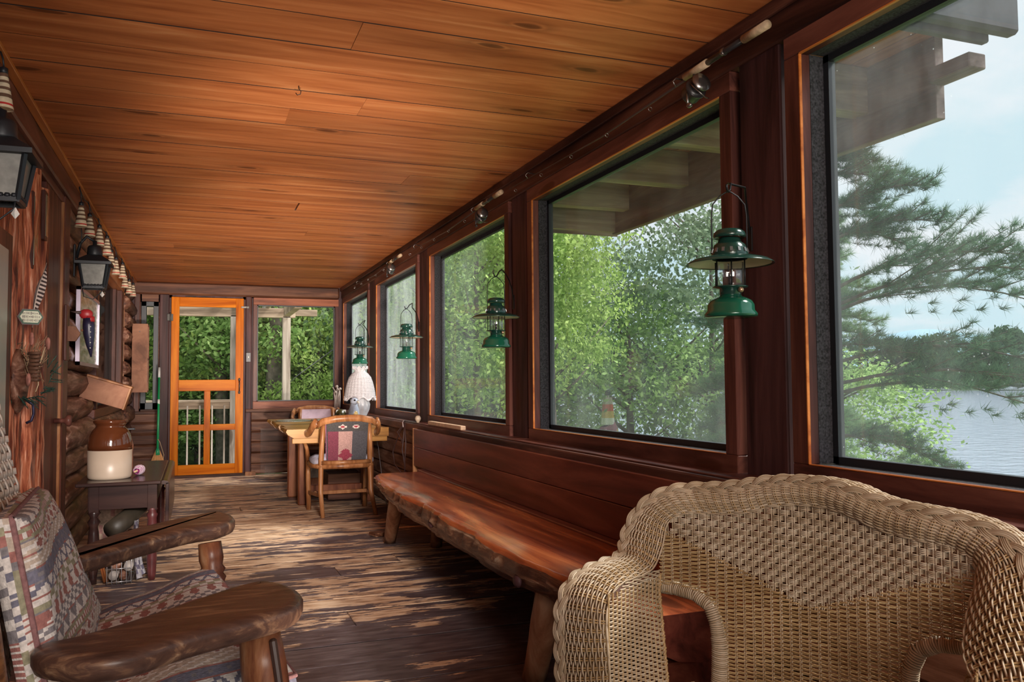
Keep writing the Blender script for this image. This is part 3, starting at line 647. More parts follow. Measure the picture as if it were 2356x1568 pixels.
sconce((-.575, 2.98, 1.655), 'black square wall lantern nearest the camera, cut by the left photo edge', .10)
sconce((-.585, 5.66, 1.675), 'black square wall lantern farther along, above the green painted mirror', .10)
cd = MB().tube([(-.668, 5.66, 2.16), (-.66, 5.63, 2.06), (-.655, 5.64, 1.98), (-.665, 5.65, 1.90)], .003, 6)
obj('electric_cord', cd, BLACK, None, label='thin dark cord running down to the farther wall lantern', cat='cord')

# ---------------------------------------------------------------- string of striped cone shades under the ceiling strip
CM = colmat('striped_cone', .8, nscale=30)
def cone_mesh():
    mb = MB(); cream = (.60, .50, .36); brn = (.13, .07, .045); red = (.42, .03, .03)
    st_ = [(.0, cream), (.08, red), (.14, cream), (.30, brn), (.40, cream), (.52, brn), (.60, cream), (.72, brn), (.79, cream), (.9, brn), (1.0, brn)]
    H_ = .125
    for (a, ca), (c, _) in zip(st_, st_[1:]):
        ra, rc = .034 - .021 * a, .034 - .021 * c; e = .0015 if ca == brn else 0
        mb.lathe([(ra + e, a * H_), (rc + e, c * H_)], n=16, col=ca, caps=False)
    mb.lathe([(.030, .002), (.034, 0)], n=16, col=cream, caps=False)
    mb.add([(.031 * math.cos(k * PI / 8), .031 * math.sin(k * PI / 8), .003) for k in range(16)], [tuple(range(16))[::-1]], (.62, .52, .36))
    return mb.mesh('shade')
cme = cone_mesh(); cme.materials.append(CM)
bells = [(-.64, 3.32, 2.11), (-.64, 5.46, 2.075), (-.64, 5.89, 2.09), (-.64, 6.46, 2.12), (-.64, 7.0, 2.135), (-.64, 7.34, 2.08), (-.64, 7.77, 2.08), (-.64, 8.45, 2.13), (-.64, 8.75, 2.075), (-.64, 9.3, 2.075), (-.64, 9.85, 2.10)]
ords = ['nearest of the striped cone shades, alone at the left photo edge'] + ['striped cone shade, %s from the near end of the row by the ceiling strip' % s for s in ('first', 'second', 'third', 'fourth', 'fifth', 'sixth', 'seventh', 'eighth', 'ninth', 'tenth')]
for (x, y_, z), lb in zip(bells, ords):
    t = thing('cone_shade', lb, 'string light', (x, y_, z - .062), 0, 'striped cone shades hung along the ceiling strip')
    obj('shade', cme, None, t)
    obj('socket', MB().lathe([(.014, .122), (.014, .145), (.006, .15)], n=10), BLACK, t)
    zt = 2.255 - (z - .062)
    obj('wire', MB().tube([(0, 0, .148), (-.003, .0, (zt + .15) / 2), (-.012, 0, zt)], .003, 6), BLACK, t)
cw_ = MB(); pp = []
for (a, c) in zip(bells[1:], bells[2:]):
    for k in range(5):
        u = k / 5; pp.append((-.652, a[1] + (c[1] - a[1]) * u, 2.245 - .02 * math.sin(PI * u)))
cw_.tube(pp, .0035, 6); obj('electric_cord', cw_, BLACK, None, label='dark wire that strings the cone shades together', cat='cord')

# ---------------------------------------------------------------- hanging mirror with its lake reflection painted into the colour, woodpecker knocker
lm, lnt, lP = newmat('painted_lake_reflection'); lco = coords(lnt, (1, 3, 16), False, 'Object'); ln_ = N(lnt, 'ShaderNodeTexNoise', i_Scale=2.0); ln_.inputs['Detail'].default_value = 6; lnt.links.new(lco, ln_.inputs['Vector'])
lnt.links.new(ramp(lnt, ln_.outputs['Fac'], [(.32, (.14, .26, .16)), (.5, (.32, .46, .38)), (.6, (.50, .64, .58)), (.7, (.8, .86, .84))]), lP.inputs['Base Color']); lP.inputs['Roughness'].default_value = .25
t = thing('painted_mirror', 'mirror with a painted pale green lake reflection, hung on the logs behind the woodpecker', 'mirror', (-.675, 0, 0))
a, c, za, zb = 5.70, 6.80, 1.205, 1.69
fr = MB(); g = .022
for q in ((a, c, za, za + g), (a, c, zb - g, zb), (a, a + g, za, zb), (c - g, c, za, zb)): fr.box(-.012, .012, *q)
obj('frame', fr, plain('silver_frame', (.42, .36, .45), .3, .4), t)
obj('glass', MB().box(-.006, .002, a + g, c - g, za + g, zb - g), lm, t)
t = thing('woodpecker_knocker', 'painted woodpecker with red head pecking a hexagonal wooden block', 'ornament', (-.655, 5.25, 1.33))
bp = MB(); bp.box(-.03, -.016, -.05, .06, -.11, .20, .003); obj('back_board', bp, REDV, t)
hx = MB().prism([(.048 * math.cos(k * PI / 3), .048 * math.sin(k * PI / 3)) for k in range(6)], -.012, .012, M=Matrix.Translation((-.0, 0, .04)))
obj('block', hx, BOXW, t)
body = MB(); body.tube([(.085, 0, .13), (.088, 0, .09), (.09, 0, .04), (.095, 0, -.02), (.103, 0, -.09)], [.026, .032, .03, .02, .004], 10)
obj('body', body, plain('navy_paint', (.02, .018, .045), .35, noise=.3), t)
hd_ = MB(); hd_.ball((.074, 0, .152), (.036, .018, .03), 12, 8); hd_.tube([(.095, 0, .14), (.094, 0, .11)], [.022, .026], 10); obj('head', hd_, plain('red_paint', (.38, .02, .025), .4), t, label='crimson head')
obj('beak', MB().tube([(.05, -.002, .158), (-.005, -.002, .166)], [.012, .001], 6), plain('grey_beak', (.08, .05, .05), .5), t)
tl = MB().tube([(.05, 0, .06), (.085, 0, .06)], .006, 6); obj('pivot_peg', tl, BOXW, t)
for k in range(5): obj('white_spot', MB().ball((.10, -.03, .08 - .03 * k), .004, 6, 4), bpy.data.materials.get('cream_paint') or plain('cream_paint', (.7, .68, .6), .5), t)

# ---------------------------------------------------------------- feather, sign, garland on the slab door
t = thing('feather', 'striped turkey feather stuck upright behind the small sign', 'feather', (-.66, 4.02, 1.37), -1.13); t.scale = (1, .62, .72)
def blade(side, stripe):
    mb = MB()
    for i in range(26):
        u0, u1 = i / 26, (i + .92) / 26
        def sp(u): return Vector((0, .02 + .05 * u + .03 * u * u, .02 + .30 * u))
        wv = lambda u: .045 * math.sin(PI * min(1, .1 + u * .95)) * (.5 + .7 * u)
        p0, p1 = sp(u0), sp(u1); w0, w1 = wv(u0), wv(u1)
        col = ((.04, .025, .025) if i % 2 else (.50, .40, .36)) if stripe else (.12, .09, .085)
        q = [p0, p1, p1 + Vector((.006, side * w1, -.012)), p0 + Vector((.006, side * w0, -.012))]
        mb.add([tuple(v) for v in q] + [tuple(v + Vector((.003, 0, 0))) for v in q], [(0, 1, 2, 3), (7, 6, 5, 4), (0, 4, 5, 1), (2, 6, 7, 3)], col)
    return mb
FM = colmat('feather_mat', .7)
obj('barred_vane', blade(1, True), FM, t); obj('dark_vane', blade(-.6, False), FM, t)
obj('quill', MB().tube([(.003, .018, -.06), (.003, .02, .02), (.003, .05, .18), (.003, .1, .33)], [.004, .0035, .0025, .001], 6), plain('quill', (.6, .5, .42), .5), t)
t = thing('door_sign', 'little cream six sided sign with a green border on the slab door', 'sign', (-.648, 3.96, 1.367), -1.13); t.scale = (1, .32, .82)
hexp = lambda s_, w_: [(-w_, 0), (-w_ * .62, s_), (w_ * .62, s_), (w_, 0), (w_ * .62, -s_), (-w_ * .62, -s_)]
MR = Matrix.Rotation(-PI / 2, 4, 'Z')
sgn = lambda h_, w_, a_, b_: MB().prism(hexp(h_, w_), a_, b_, M=Matrix.Rotation(PI / 2, 4, 'Z') @ Matrix.Rotation(PI, 4, 'Z'))
obj('back_plate', sgn(.04, .155, -.004, .006), plain('mauve_board', (.16, .1, .11), .6), t)
obj('green_border', sgn(.036, .148, .006, .010), plain('green_border', (.07, .13, .09), .6), t)
obj('cream_face', sgn(.029, .130, .010, .0125), plain('cream_face', (.62, .62, .48), .6, noise=.12), t)
ln = MB(); rg = random.Random(5)
for k in range(11):
    yy = -.095 + .019 * k
    for j in range(3):
        z_ = .018 - .018 * j; hh = rg.uniform(.003, .007); ln.box(.0125, .0135, yy - .003, yy + rg.uniform(.001, .007), z_ - hh, z_ + hh)
obj('faded_lettering', ln, plain('faded_ink', (.12, .1, .09), .7), t)
t = thing('door_garland', 'bundle of dried twigs, cones and blue-green fir sprigs on the slab door', 'wreath', (-.655, 3.99, 1.12), -1.13); t.scale = (1, .48, .72)
tw = MB(); rg = random.Random(2)
for k in range(70):
    a_ = rg.uniform(-.15, .12); z_ = rg.uniform(.02, .19); L_ = rg.uniform(.06, .16); th_ = rg.uniform(.2, 1.3) * rg.choice((1, 1, -1))
    tw.tube([(rg.uniform(-.02, .03), a_, z_), (rg.uniform(0, .05), a_ + L_ * math.cos(th_) * .5, z_ + L_ * math.sin(th_))], [.0035, .001], 4)
obj('twigs', tw, plain('dry_twig', (.30, .19, .11), .8, noise=.4), t, kind='stuff')
bk = MB()
for k in range(8): bk.lathe([(.045, .022 * k - .03), (.049, .022 * k - .021), (.045, .022 * k - .012)], c=(.02, .03, 0), n=14)
obj('basket', bk, plain('brown_basket', (.10, .045, .025), .7, noise=.4), t)
sprigs = MB()
def sprig(mb, p, d, L, n=44, nl=.035, r=.0009):
    p = Vector(p); d = Vector(d).normalized(); mb.tube([tuple(p), tuple(p + d * L)], .0025, 4)
    for k in range(n):
        q = p + d * L * (k / n); s = Vector((rg.gauss(0, 1), rg.gauss(0, 1), rg.gauss(0, 1))); s = (s - d * s.dot(d)).normalized(); e = q + (s * .8 + d * .6).normalized() * nl
        w_ = d.cross(s).normalized() * r
        mb.add([tuple(q - w_), tuple(q + w_), tuple(e)], [(0, 1, 2)])
for k in range(34):
    u = k / 33; a_ = -PI * 1.05 + PI * 1.15 * u
    c_ = (.02 + rg.uniform(-.01, .03), -.02 + .17 * math.cos(a_), .0 + .15 * math.sin(a_) + .02)
    sprig(sprigs, c_, (rg.uniform(0, .5), -math.sin(a_) + rg.uniform(-.6, .6), math.cos(a_) * .6 + rg.uniform(-.8, .4)), rg.uniform(.06, .1))
for k in range(8): sprig(sprigs, (.02, -.08 + rg.uniform(-.02, .02), .1 - .02 * k), (.3, rg.uniform(-.5, .5), -1), .07)
obj('fir_sprigs', sprigs, leafmat('fir_green', (.02, .055, .045), (.07, .15, .12), .1), t, kind='stuff')
pcm = plain('reddish_cone', (.32, .13, .1), .8, noise=.5, bump=.6)
for k, (yy, z_) in enumerate(((.0, .215), (-.02, -.02), (.13, .19))): obj('cone', MB().ball((.035, yy, z_), (.02, .018, .04), 10, 8), pcm, t)
rp = MB().tube([(.05, .1, .17), (.052, .06, .08), (.05, .045, .02), (.05, .05, -.05), (.05, .03, -.09)], .0035, 6); obj('raffia_string', rp, plain('raffia', (.55, .42, .26), .8), t)

# ---------------------------------------------------------------- tilted wooden box, wall cabinet, broom
t = thing('tilted_wall_box', 'brown wooden box tilting down from the logs above the crock', 'box', (-.735, 6.6, 1.075)); t.rotation_euler = (0, math.radians(18), 0)
b_ = MB(); b_.box(0, .30, -.08, -.066, -.08, .075, .002); obj('near_side', b_, BOXW, t)
obj('far_side', MB().box(0, .30, .066, .08, -.08, .075, .002), BOXW, t)
obj('bottom', MB().box(0, .30, -.066, .066, -.08, -.068), BOXW, t)
obj('end_board', MB().box(.288, .302, -.083, .083, -.083, .078, .002), OAK, t, label='paler end board')
obj('lid', MB().box(0, .305, -.086, .086, .075, .09, .003), OAK, t)
t = thing('wall_cabinet', 'open-fronted brown shelf cabinet on the far logs by the black window', 'cabinet', (-.645, 9.88, 1.0))
def pb(nm, *q, m=BOXW): obj(nm, MB().box(*q, .002), m, t)
pb('near_side', 0, .155, 0, .014, 0, .745); pb('far_side', 0, .155, .33, .344, 0, .745); pb('back', 0, .01, .014, .33, 0, .745)
for z in (0, .36, .731): pb('shelf', .01, .155, .014, .33, z, z + .014, m=OAK if z == .36 else BOXW)
pb('divider', .01, .15, .165, .177, .014, .731)
obj('edge_strip', MB().box(.155, .158, 0, .012, 0, .745), OAK, t)
obj('screw', MB().ball((.075, -.002, .66), .007, 8, 6), plain('steel', (.6, .6, .6), .3, .9), t)
t = thing('broom', 'corn broom with a green handle leaning in the corner by the screen door', 'broom', (-.37, 9.75, 0))
obj('handle', MB().tube([(0, 0, .36), (-.004, .25, 1.16)], .012, 10), plain('green_plastic', (.01, .26, .09), .35), t)
obj('grip', MB().tube([(-.004, .25, 1.16), (-.005, .285, 1.27)], .0135, 10), plain('grey_grip', (.5, .5, .5), .5), t)
obj('label_band', MB().tube([(-.002, .16, .87), (-.003, .175, .92)], .0127, 10), plain('white_band', (.6, .65, .6), .5), t)
bh = MB()
rg = random.Random(8)
for k in range(160):
    a_ = rg.uniform(0, 2 * PI); r_ = rg.random() ** .5
    bh.tube([(.02 * r_ * math.cos(a_), .015 * r_ * math.sin(a_), .38), (.06 * r_ * math.cos(a_), .03 * r_ * math.sin(a_), .28), (.12 * r_ * math.cos(a_), .04 * r_ * math.sin(a_), .005)], .0035, 4)
obj('bristles', bh, plain('broom_straw', (.58, .30, .12), .8, noise=.3), t, kind='stuff')
obj('collar', MB().lathe([(.028, .33), (.024, .37), (.014, .4)], n=12), plain('green_collar', (.02, .28, .12), .4), t)
obj('stray_wire', MB().tube([(.05, 0, .23), (.062, 0, .33), (.02, 0, .47), (.0, 0, .5)], .003, 5), plain('pale_wire', (.5, .35, .2), .6), t)

# ---------------------------------------------------------------- conduit and switch by the door
t = thing('light_switch', 'grey metal switch box on the post between door and window', 'switch', (.588, YF - .035, 1.4))
obj('box', MB().box(-.027, .027, -.03, 0, -.055, .055, .004), plain('galvanised', (.2, .2, .21), .6, .2), t)
obj('toggle', MB().box(-.005, .005, -.042, -.03, -.008, .012, .001), plain('ivory', (.7, .66, .58), .4), t)
cond = MB(); cond.tube([(.588, YF - .045, 1.455), (.586, YF - .045, 1.7), (.592, YF - .045, 1.78), (.592, YF - .045, 1.92)], .007, 8)
obj('upper_conduit', cond, plain('cream_conduit', (.55, .42, .32), .5), t)
cond = MB(); cond.tube([(.588, YF - .045, 1.345), (.59, YF - .045, .95), (.6, YF - .05, .87), (.64, YF - .06, .80), (.65, YF - .1, .74), (.655, YF - .05, .68), (.655, YF - .02, .3), (.67, YF - .03, .12), (.7, YF - .03, .03), (.66, YF - .05, .02)], .006, 8)
obj('lower_conduit', cond, plain('cream_conduit2', (.5, .40, .32), .5), t)
# ---------------------------------------------------------------- log bench
def interp(tab, y_):
    tab = sorted(tab)
    if y_ <= tab[0][0]: return tab[0][1]
    for (a, p), (c, q) in zip(tab, tab[1:]):
        if y_ <= c: return p + (q - p) * (y_ - a) / (c - a)
    return tab[-1][1]
t = thing('log_bench', 'long half-log bench with polished reddish seat and board back under the windows', 'bench', (0, 0, 0))
fe = [(5.82, 1.20), (5.75, 1.165), (5.5, 1.13), (5.22, 1.10), (4.9, 1.10), (4.62, 1.085), (4.38, 1.115), (4.0, 1.105), (3.7, 1.09), (3.4, 1.098), (3.15, 1.08), (3.0, 1.085), (2.72, 1.092), (2.47, 1.125), (2.2, 1.14), (2.0, 1.155)]
th_ = [(5.82, .05), (5.7, .07), (5.2, .13), (4.9, .15), (4.5, .165), (4.3, .18), (4.0, .17), (3.4, .165), (2.9, .155), (2.6, .14), (2.0, .14)]
P = []; m = 90; rg = random.Random(4); wob = [rg.uniform(-.01, .01) for _ in range(m + 1)]
for i in range(m + 1):
    y_ = 1.985 + (5.82 - 1.985) * i / m; x = interp(fe, y_) + wob[i] * .5; h = interp(th_, y_); row = []
    zt = .45
    prof = [(1.50, zt), (x + .02, zt), (x + .006, zt - .004), (x - .0, zt - .016), (x - .008 + wob[i], zt - .3 * h), (x + .004 - wob[i], zt - .5 * h), (x + .03 + wob[i - 1], zt - .72 * h), (x + .075, zt - .9 * h), (x + .15, zt - h), (1.42, zt - h - .01), (1.50, zt - .06)]
    P.append([(px, y_, pz + (0 if k in (0, 1) else math.sin(y_ * 9 + k) * .004)) for k, (px, pz) in enumerate(prof)])
sb = MB(); top = [[p[0], ((p[0][0] + p[1][0]) / 2, p[0][1], .4505), p[1], p[2], p[3]] for p in P]
obj('seat_top', MB().grid(top), BENCH, t, label='glossy reddish seat surface')
low = MB().grid([p[3:] + [p[0]] for p in P]); low.add(P[-1], [tuple(range(len(P[-1])))[::-1]])
obj('near_end_cut', MB().add(P[0], [tuple(range(len(P[0])))]), BENCHB, t)
obj('live_edge', low, BENCHE, t, label='rough live edge of the half log')
for (za, zb) in ((.46, .60), (.602, .735)):
    obj('back_board', MB().box(1.545, 1.57, 2.02, 6.18, za, zb, .003), BENCHB, t)
obj('back_end_strip', MB().box(1.54, 1.575, 6.18, 6.20, .40, .738, .002), OAK, t)
obj('back_foot', MB().box(1.50, 1.57, 2.0, 5.9, .30, .46, .004), BENCHB, t)
for (p, q, r0, r1) in (((1.20, 5.05, .36), (1.235, 5.66, 0), .05, .042), ((1.42, 5.0, .36), (1.50, 5.40, 0), .05, .04), ((1.19, 2.75, .36), (1.165, 2.87, 0), .055, .045), ((1.40, 2.8, .36), (1.47, 2.7, 0), .05, .04)):
    pts = [Vector(p).lerp(Vector(q), u / 5) for u in range(6)]
    if p[1] == 5.05: pts = [Vector((1.215, 5.28, .36)).lerp(Vector((1.245, 5.66, 0)), u / 5) for u in range(6)]
    obj('leg', MB().tube([tuple(v) for v in pts], [r0 * 1.05, r0, r0 * .98, r1 * 1.08, r1, r1], 10), wood('bench_leg', [(.2, (.14, .05, .025)), (.5, (.33, .15, .08)), (.8, (.5, .3, .18))], stretch=(8, 8, 1), scale=1, rough=.4, var=.2, bump=.3) if p[1] == 5.05 else bpy.data.materials['bench_leg'], t)
for y_, zz_ in ((2.82, .37), (4.05, .385)): obj('knot', MB().ball((interp(fe, y_) - .006, y_, zz_), (.014, .03, .024), 10, 6), DARKV, t)
# solid end block under the near end of the seat
obj('end_block', MB().box(1.17, 1.49, 2.0, 2.11, .0, .315, .006), BENCHB, t)
t = thing('wood_scrap', 'flat scrap of wood lying on the floor at the far leg of the log bench', 'wood scrap', (1.235, 5.93, 0), .3)
obj('scrap', MB().box(-.06, .06, -.05, .05, 0.002, .028, .004), BENCHE, t)

# ---------------------------------------------------------------- dining table
t = thing('plank_table', 'thick plank table with ragged live end in the far right corner', 'table', (0, 0, 0))
TY0, TY1, TZ = 7.16, 9.35, .70
ws = [.0, .20, .42, .63, .86]; rg = random.Random(9)
for k in range(5):
    ya, yb = TY0 + (TY1 - TY0) * k / 5, TY0 + (TY1 - TY0) * (k + 1) / 5 - .004
    P = []; xl = .715 + rg.uniform(-.02, .03) + .01 * k
    mb = MB(); n = 8; L_ = []
    for i in range(n + 1):
        y_ = ya + (yb - ya) * i / n; e = rg.uniform(-.012, .012)
        L_.append([(xl + e, y_, TZ), (xl - .008 + e, y_, TZ - .02), (xl + .012 + rg.uniform(-.01, .01), y_, TZ - .045), (xl + .035 + .02 * (k < 2), y_, TZ - .075), (1.57, y_, TZ - .075), (1.57, y_, TZ)])
    mb.grid([r + [r[0]] for r in L_], smooth=False); mb.add(L_[0], [tuple(range(6))]); mb.add(L_[-1], [tuple(range(6))[::-1]])
    obj('plank', mb, TABLEW, t)
obj('front_apron', MB().box(.76, 1.56, 7.175, 7.205, TZ - .118, TZ - .076, .003), TABLEW, t)
obj('leg', MB().box(.835, .955, 8.25, 8.33, 0, TZ - .075, .01), TABLEG, t)
obj('leg', MB().box(.865, .935, 7.66, 7.74, 0, TZ - .075, .01), TABLEG, t)
obj('leg', MB().box(1.44, 1.54, 7.66, 7.76, 0, TZ - .075, .01), TABLEG, t)
obj('leg', MB().box(1.44, 1.54, 8.85, 8.95, 0, TZ - .075, .01), TABLEG, t)
obj('stretcher', MB().box(.90, 1.50, 7.68, 7.72, .10, .17, .004), TABLEG, t)
obj('stretcher', MB().box(.90, 1.50, 8.27, 8.31, .10, .17, .004), TABLEG, t)
obj('table_rail', MB().box(.90, .93, 7.74, 8.25, .5, .60, .004), TABLEG, t)

# ---------------------------------------------------------------- bentwood armchairs with kilim fabric
def fabric_back(i, j, ni, nj):
    u, v = j / nj, i / ni      # v up
    base = (.060, .055, .062)
    if v < .72 and .0 < u < .27: base = (.15, .035, .055)
    if .27 <= u <= .60 and v < .74: base = (.34, .20, .18)
    if v > .72: base = (.055, .05, .05)
    for cx in (.36, .68):
        dd = abs(u - cx) / .115 + abs(v - .83) / .06
        if dd < 1: base = (.45, .36, .33)
        if dd < .55: base = (.25, .03, .045)
    if v < .28 and abs(u - .44) + abs(v - .12) * .9 < .16 + .03 * ((i // 3) % 2): base = (.20, .03, .05)
    return base
FAB = colmat('kilim_back_fabric', .85, 300, nscale=120)
SEATF = plain('grey_seat_fabric', (.42, .40, .48), .9, noise=.15, nscale=25)
SEATP = plain('pink_seat_fabric', (.55, .40, .46), .9, noise=.2, nscale=12)
def armchair(loc, rz, label, seatmat, backcol):
    t = thing('armchair', label, 'chair', loc, rz, 'bentwood armchairs at the plank table')
    # local: front +y, origin on the floor under the back legs' centre line
    def leg(p): return MB().tube(p, [.021, .022, .022, .02, .017][:len(p)], 8)
    for s in (-1, 1):
        obj('leg', leg([(s * .185, .0, .79), (s * .195, .02, .60), (s * .2, .03, .42), (s * .205, .015, .2), (s * (.195 if s < 0 else .235), -.05, 0)]), OAK, t)
        obj('leg', leg([(s * .25, .46, .44), (s * .25, .465, .30), (s * .245, .47, .15), (s * .24, .475, 0)]), OAK, t)
        # curved arm support rising from front leg
        obj('arm_support', MB().tube([(s * .25, .46, .42), (s * .262, .44, .52), (s * .285, .41, .58), (s * .288, .39, .655)], [.024, .018, .017, .024], 8), OAK, t)
        # arm sweeping down from the crest rail
        pts = [(s * .245, -.035, .772), (s * .27, .02, .735), (s * .285, .10, .680), (s * .292, .2, .663), (s * .295, .32, .665), (s * .285, .43, .668)]
        obj('arm', MB().tube(pts, [.034, .034, .032, .03, .034, .026], 10, flat=.6, up=(0, 0, 1)), OAK, t)
        obj('stretcher', MB().beam((s * .2, .02, .17), (s * .243, .46, .15), .018, .03, b=.003), OAK, t)
    obj('stretcher', MB().beam((-.222, .26, .165), (.222, .26, .165), .018, .03, b=.003), OAK, t)
    cr = [(-.245, -.03, .77), (-.2, -.055, .802), (-.1, -.07, .822), (0, -.075, .827), (.1, -.07, .825), (.2, -.055, .806), (.245, -.03, .775)]
    R = []
    for x, y_, z in cr:
        R.append([(x, y_ + .014, z - .055), (x, y_ + .018, z - .004), (x, y_ + .008, z), (x, y_ - .012, z - .004), (x, y_ - .016, z - .055)])
    obj('crest_rail', MB().rings(R), OAK, t)
    obj('back_lower_rail', MB().tube([(-.20, .02, .435), (0, -.005, .435), (.20, .02, .435)], .02, 8), OAK, t)
    m, n = 44, 36; G = []
    for i in range(m + 1):
        v = i / m; G.append([])
        for j in range(n + 1):
            u = j / n; x = (-.172 + .344 * u) * (.93 + .07 * v); z = .455 + .325 * v
            yb = -.005 - .055 * v - .02 * math.sin(PI * u) - .012 * (math.sin(PI * u) * math.sin(PI * v)) ** .5
            G[-1].append((x, yb, z))
    if backcol: obj('back_panel', MB().grid(G, lambda i, j: fabric_back(i, n - 1 - j if False else j, m, n)), FAB, t, label='dark woven back with red and cream diamonds')
    G2 = [[(x, y_ + .045, z) for x, y_, z in r] for r in G]
    obj('back_cushion', MB().grid([r[::-1] for r in G2]).grid([G[0], G2[0]]).grid([G[-1], G2[-1]]), seatmat if not backcol else plain('pink_wool', (.42, .16, .27), .9), t)
    obj('seat_frame', MB().tube([(-.2, .03, .405), (-.25, .25, .40), (-.245, .45, .405), (0, .50, .405), (.245, .45, .405), (.25, .25, .40), (.2, .03, .405), (0, 0, .405)], .024, 8, closed=True, flat=1.2), OAK, t)
    R = []
    for z, k in ((.405, .97), (.43, 1.04), (.455, 1.03), (.478, .85), (.488, .45)):
        R.append([(.25 * k * math.copysign(abs(math.cos(a)) ** .6, math.cos(a)), .255 + .235 * k * math.copysign(abs(math.sin(a)) ** .6, math.sin(a)), z + .004 * math.sin(5 * a)) for a in [q * 2 * PI / 28 for q in range(28)]])
    obj('seat_cushion', MB().rings(R), seatmat, t)
    return t
armchair((1.165, 6.92, 0), .0, 'bentwood armchair with dark kilim back, its back to the camera', SEATF, True)
armchair((1.33, 9.98, 0), PI, 'bentwood armchair facing the camera behind the plank table', SEATP, False)

# ---------------------------------------------------------------- white wicker lamp on the table
WHITEW = plain('white_wicker', (.50, .47, .49), .8, noise=.12, nscale=60, bump=.4)
t = thing('wicker_lamp', 'white ribbed wicker table lamp with scalloped shade', 'table lamp', (1.475, 8.0, TZ))
n = 96; R = []
prof = [(.145, .235), (.14, .28), (.132, .33), (.118, .39), (.1, .44), (.072, .475), (.052, .49), (.05, .505), (.07, .53)]
for q, (r, z) in enumerate(prof):
    ring = []
    for k in range(n):
        a = 2 * PI * k / n; rib = 1 + .028 * math.cos(24 * a) * (1 if q < 7 else .3)
        zz = z + (.018 * math.cos(8 * a) if q == 0 else 0) + (.012 * math.cos(10 * a) if q == len(prof) - 1 else 0)
        ring.append((r * rib * math.cos(a), r * rib * math.sin(a), zz))
    R.append(ring)
sm = MB().rings(R, caps=False)
# woven rows
obj('shade', sm, WHITEW, t)
rows = MB()
for i in range(26):
    u = i / 25; z = .245 + .24 * u; r = interp([(zz, rr_) for rr_, zz in prof], z) + .0015
    rows.tube([(r * (1 + .028 * math.cos(24 * 2 * PI * k / 72)) * math.cos(2 * PI * k / 72), r * (1 + .028 * math.cos(24 * 2 * PI * k / 72)) * math.sin(2 * PI * k / 72), z) for k in range(72)], .0028, 4, closed=True)
obj('weave', rows, WHITEW, t, kind='stuff')
rim = MB(); rim.tube([(.147 * (1 + .02 * math.cos(24 * a)) * math.cos(a), .147 * math.sin(a), .235 + .018 * math.cos(8 * a)) for a in [k * 2 * PI / 96 for k in range(96)]], .006, 6, closed=True)
rim.tube([(.071 * math.cos(a), .071 * math.sin(a), .53 + .012 * math.cos(10 * a)) for a in [k * 2 * PI / 96 for k in range(96)]], .005, 6, closed=True); obj('rim', rim, WHITEW, t)
R = []
for (r, z) in [(.055, .0), (.07, .01), (.05, .03), (.06, .07), (.088, .13), (.095, .18), (.08, .23), (.045, .265)]:
    R.append([(r * (1 + .05 * math.cos(14 * 2 * PI * k / 56)) * math.cos(2 * PI * k / 56), r * (1 + .05 * math.cos(14 * 2 * PI * k / 56)) * math.sin(2 * PI * k / 56), z) for k in range(56)])
obj('base', MB().rings(R), plain('glazed_white', (.5, .5, .53), .3, noise=.2), t)
obj('stem', MB().tube([(0, 0, .26), (0, 0, .5)], .01, 8), OAK, t)
# ceramic bird in front of the lamp
t = thing('ceramic_bird', 'glossy grey and ochre ceramic bird standing before the wicker lamp', 'figurine', (1.38, 7.78, TZ), .2)
bb = MB(); bb.lathe([(.03, 0), (.045, .02), (.055, .07), (.05, .13), (.036, .17), (.03, .19), (.02, .205)], n=20)
glz = plain('bird_glaze', (.30, .33, .40), .15, noise=.4, nscale=9)
obj('body', bb, glz, t)
hd_ = MB(); hd_.ball((-.005, -.02, .215), (.037, .042, .033), 14, 10); obj('head', hd_, glz, t)
obj('belly', MB().ball((0, -.032, .075), (.03, .03, .065), 12, 8), plain('ochre_glaze', (.42, .30, .12), .2, noise=.4), t)
ey = MB(); ey.ball((-.014, -.052, .224), .011, 10, 6); obj('eye', ey, plain('black_glaze', (.01, .01, .012), .1), t)
obj('beak', MB().tube([(.01, -.055, .212), (.018, -.085, .2)], [.012, .002], 8), plain('pale_glaze', (.5, .46, .38), .25), t)
# napkin holder
t = thing('napkin_holder', 'painted napkin holder shaped like fish, filled with white napkins', 'napkin holder', (1.33, 8.25, TZ), 0)
for s in (-1, 1):
    R = []
    for yy in (-.006, .006):
        R.append([(s * .05 * 0 + .052 * math.cos(a), s * .03 + yy, .065 + .065 * math.sin(a)) for a in [k * 2 * PI / 20 for k in range(20)]])
    obj('side_plate', MB().rings(R), plain('dark_painted', (.06, .055, .02), .25, noise=.9, nscale=14) if s < 0 else plain('dark_painted2', (.03, .028, .03), .25), t)
obj('base', MB().box(-.05, .05, -.03, .03, 0, .012, .003), OAK, t)
np_ = MB()
for k in range(8): np_.box(-.045 + .002 * k, .05, -.022 + .005 * k, -.019 + .005 * k, .012, .115 + .004 * (k % 3))
obj('napkin', np_, plain('paper_white', (.72, .7, .66), .8), t, kind='stuff')
# dark leaning slabs between holder and lamp
t = thing('dark_spectacle_case', 'dark mottled case leaning between napkin holder and lamp', 'case', (1.445, 8.22, TZ))
obj('case', MB().beam((-.01, 0, 0), (-.035, 0, .125), .05, .022, b=.006), plain('mottled_case', (.05, .045, .05), .35, noise=.8, nscale=30), t)
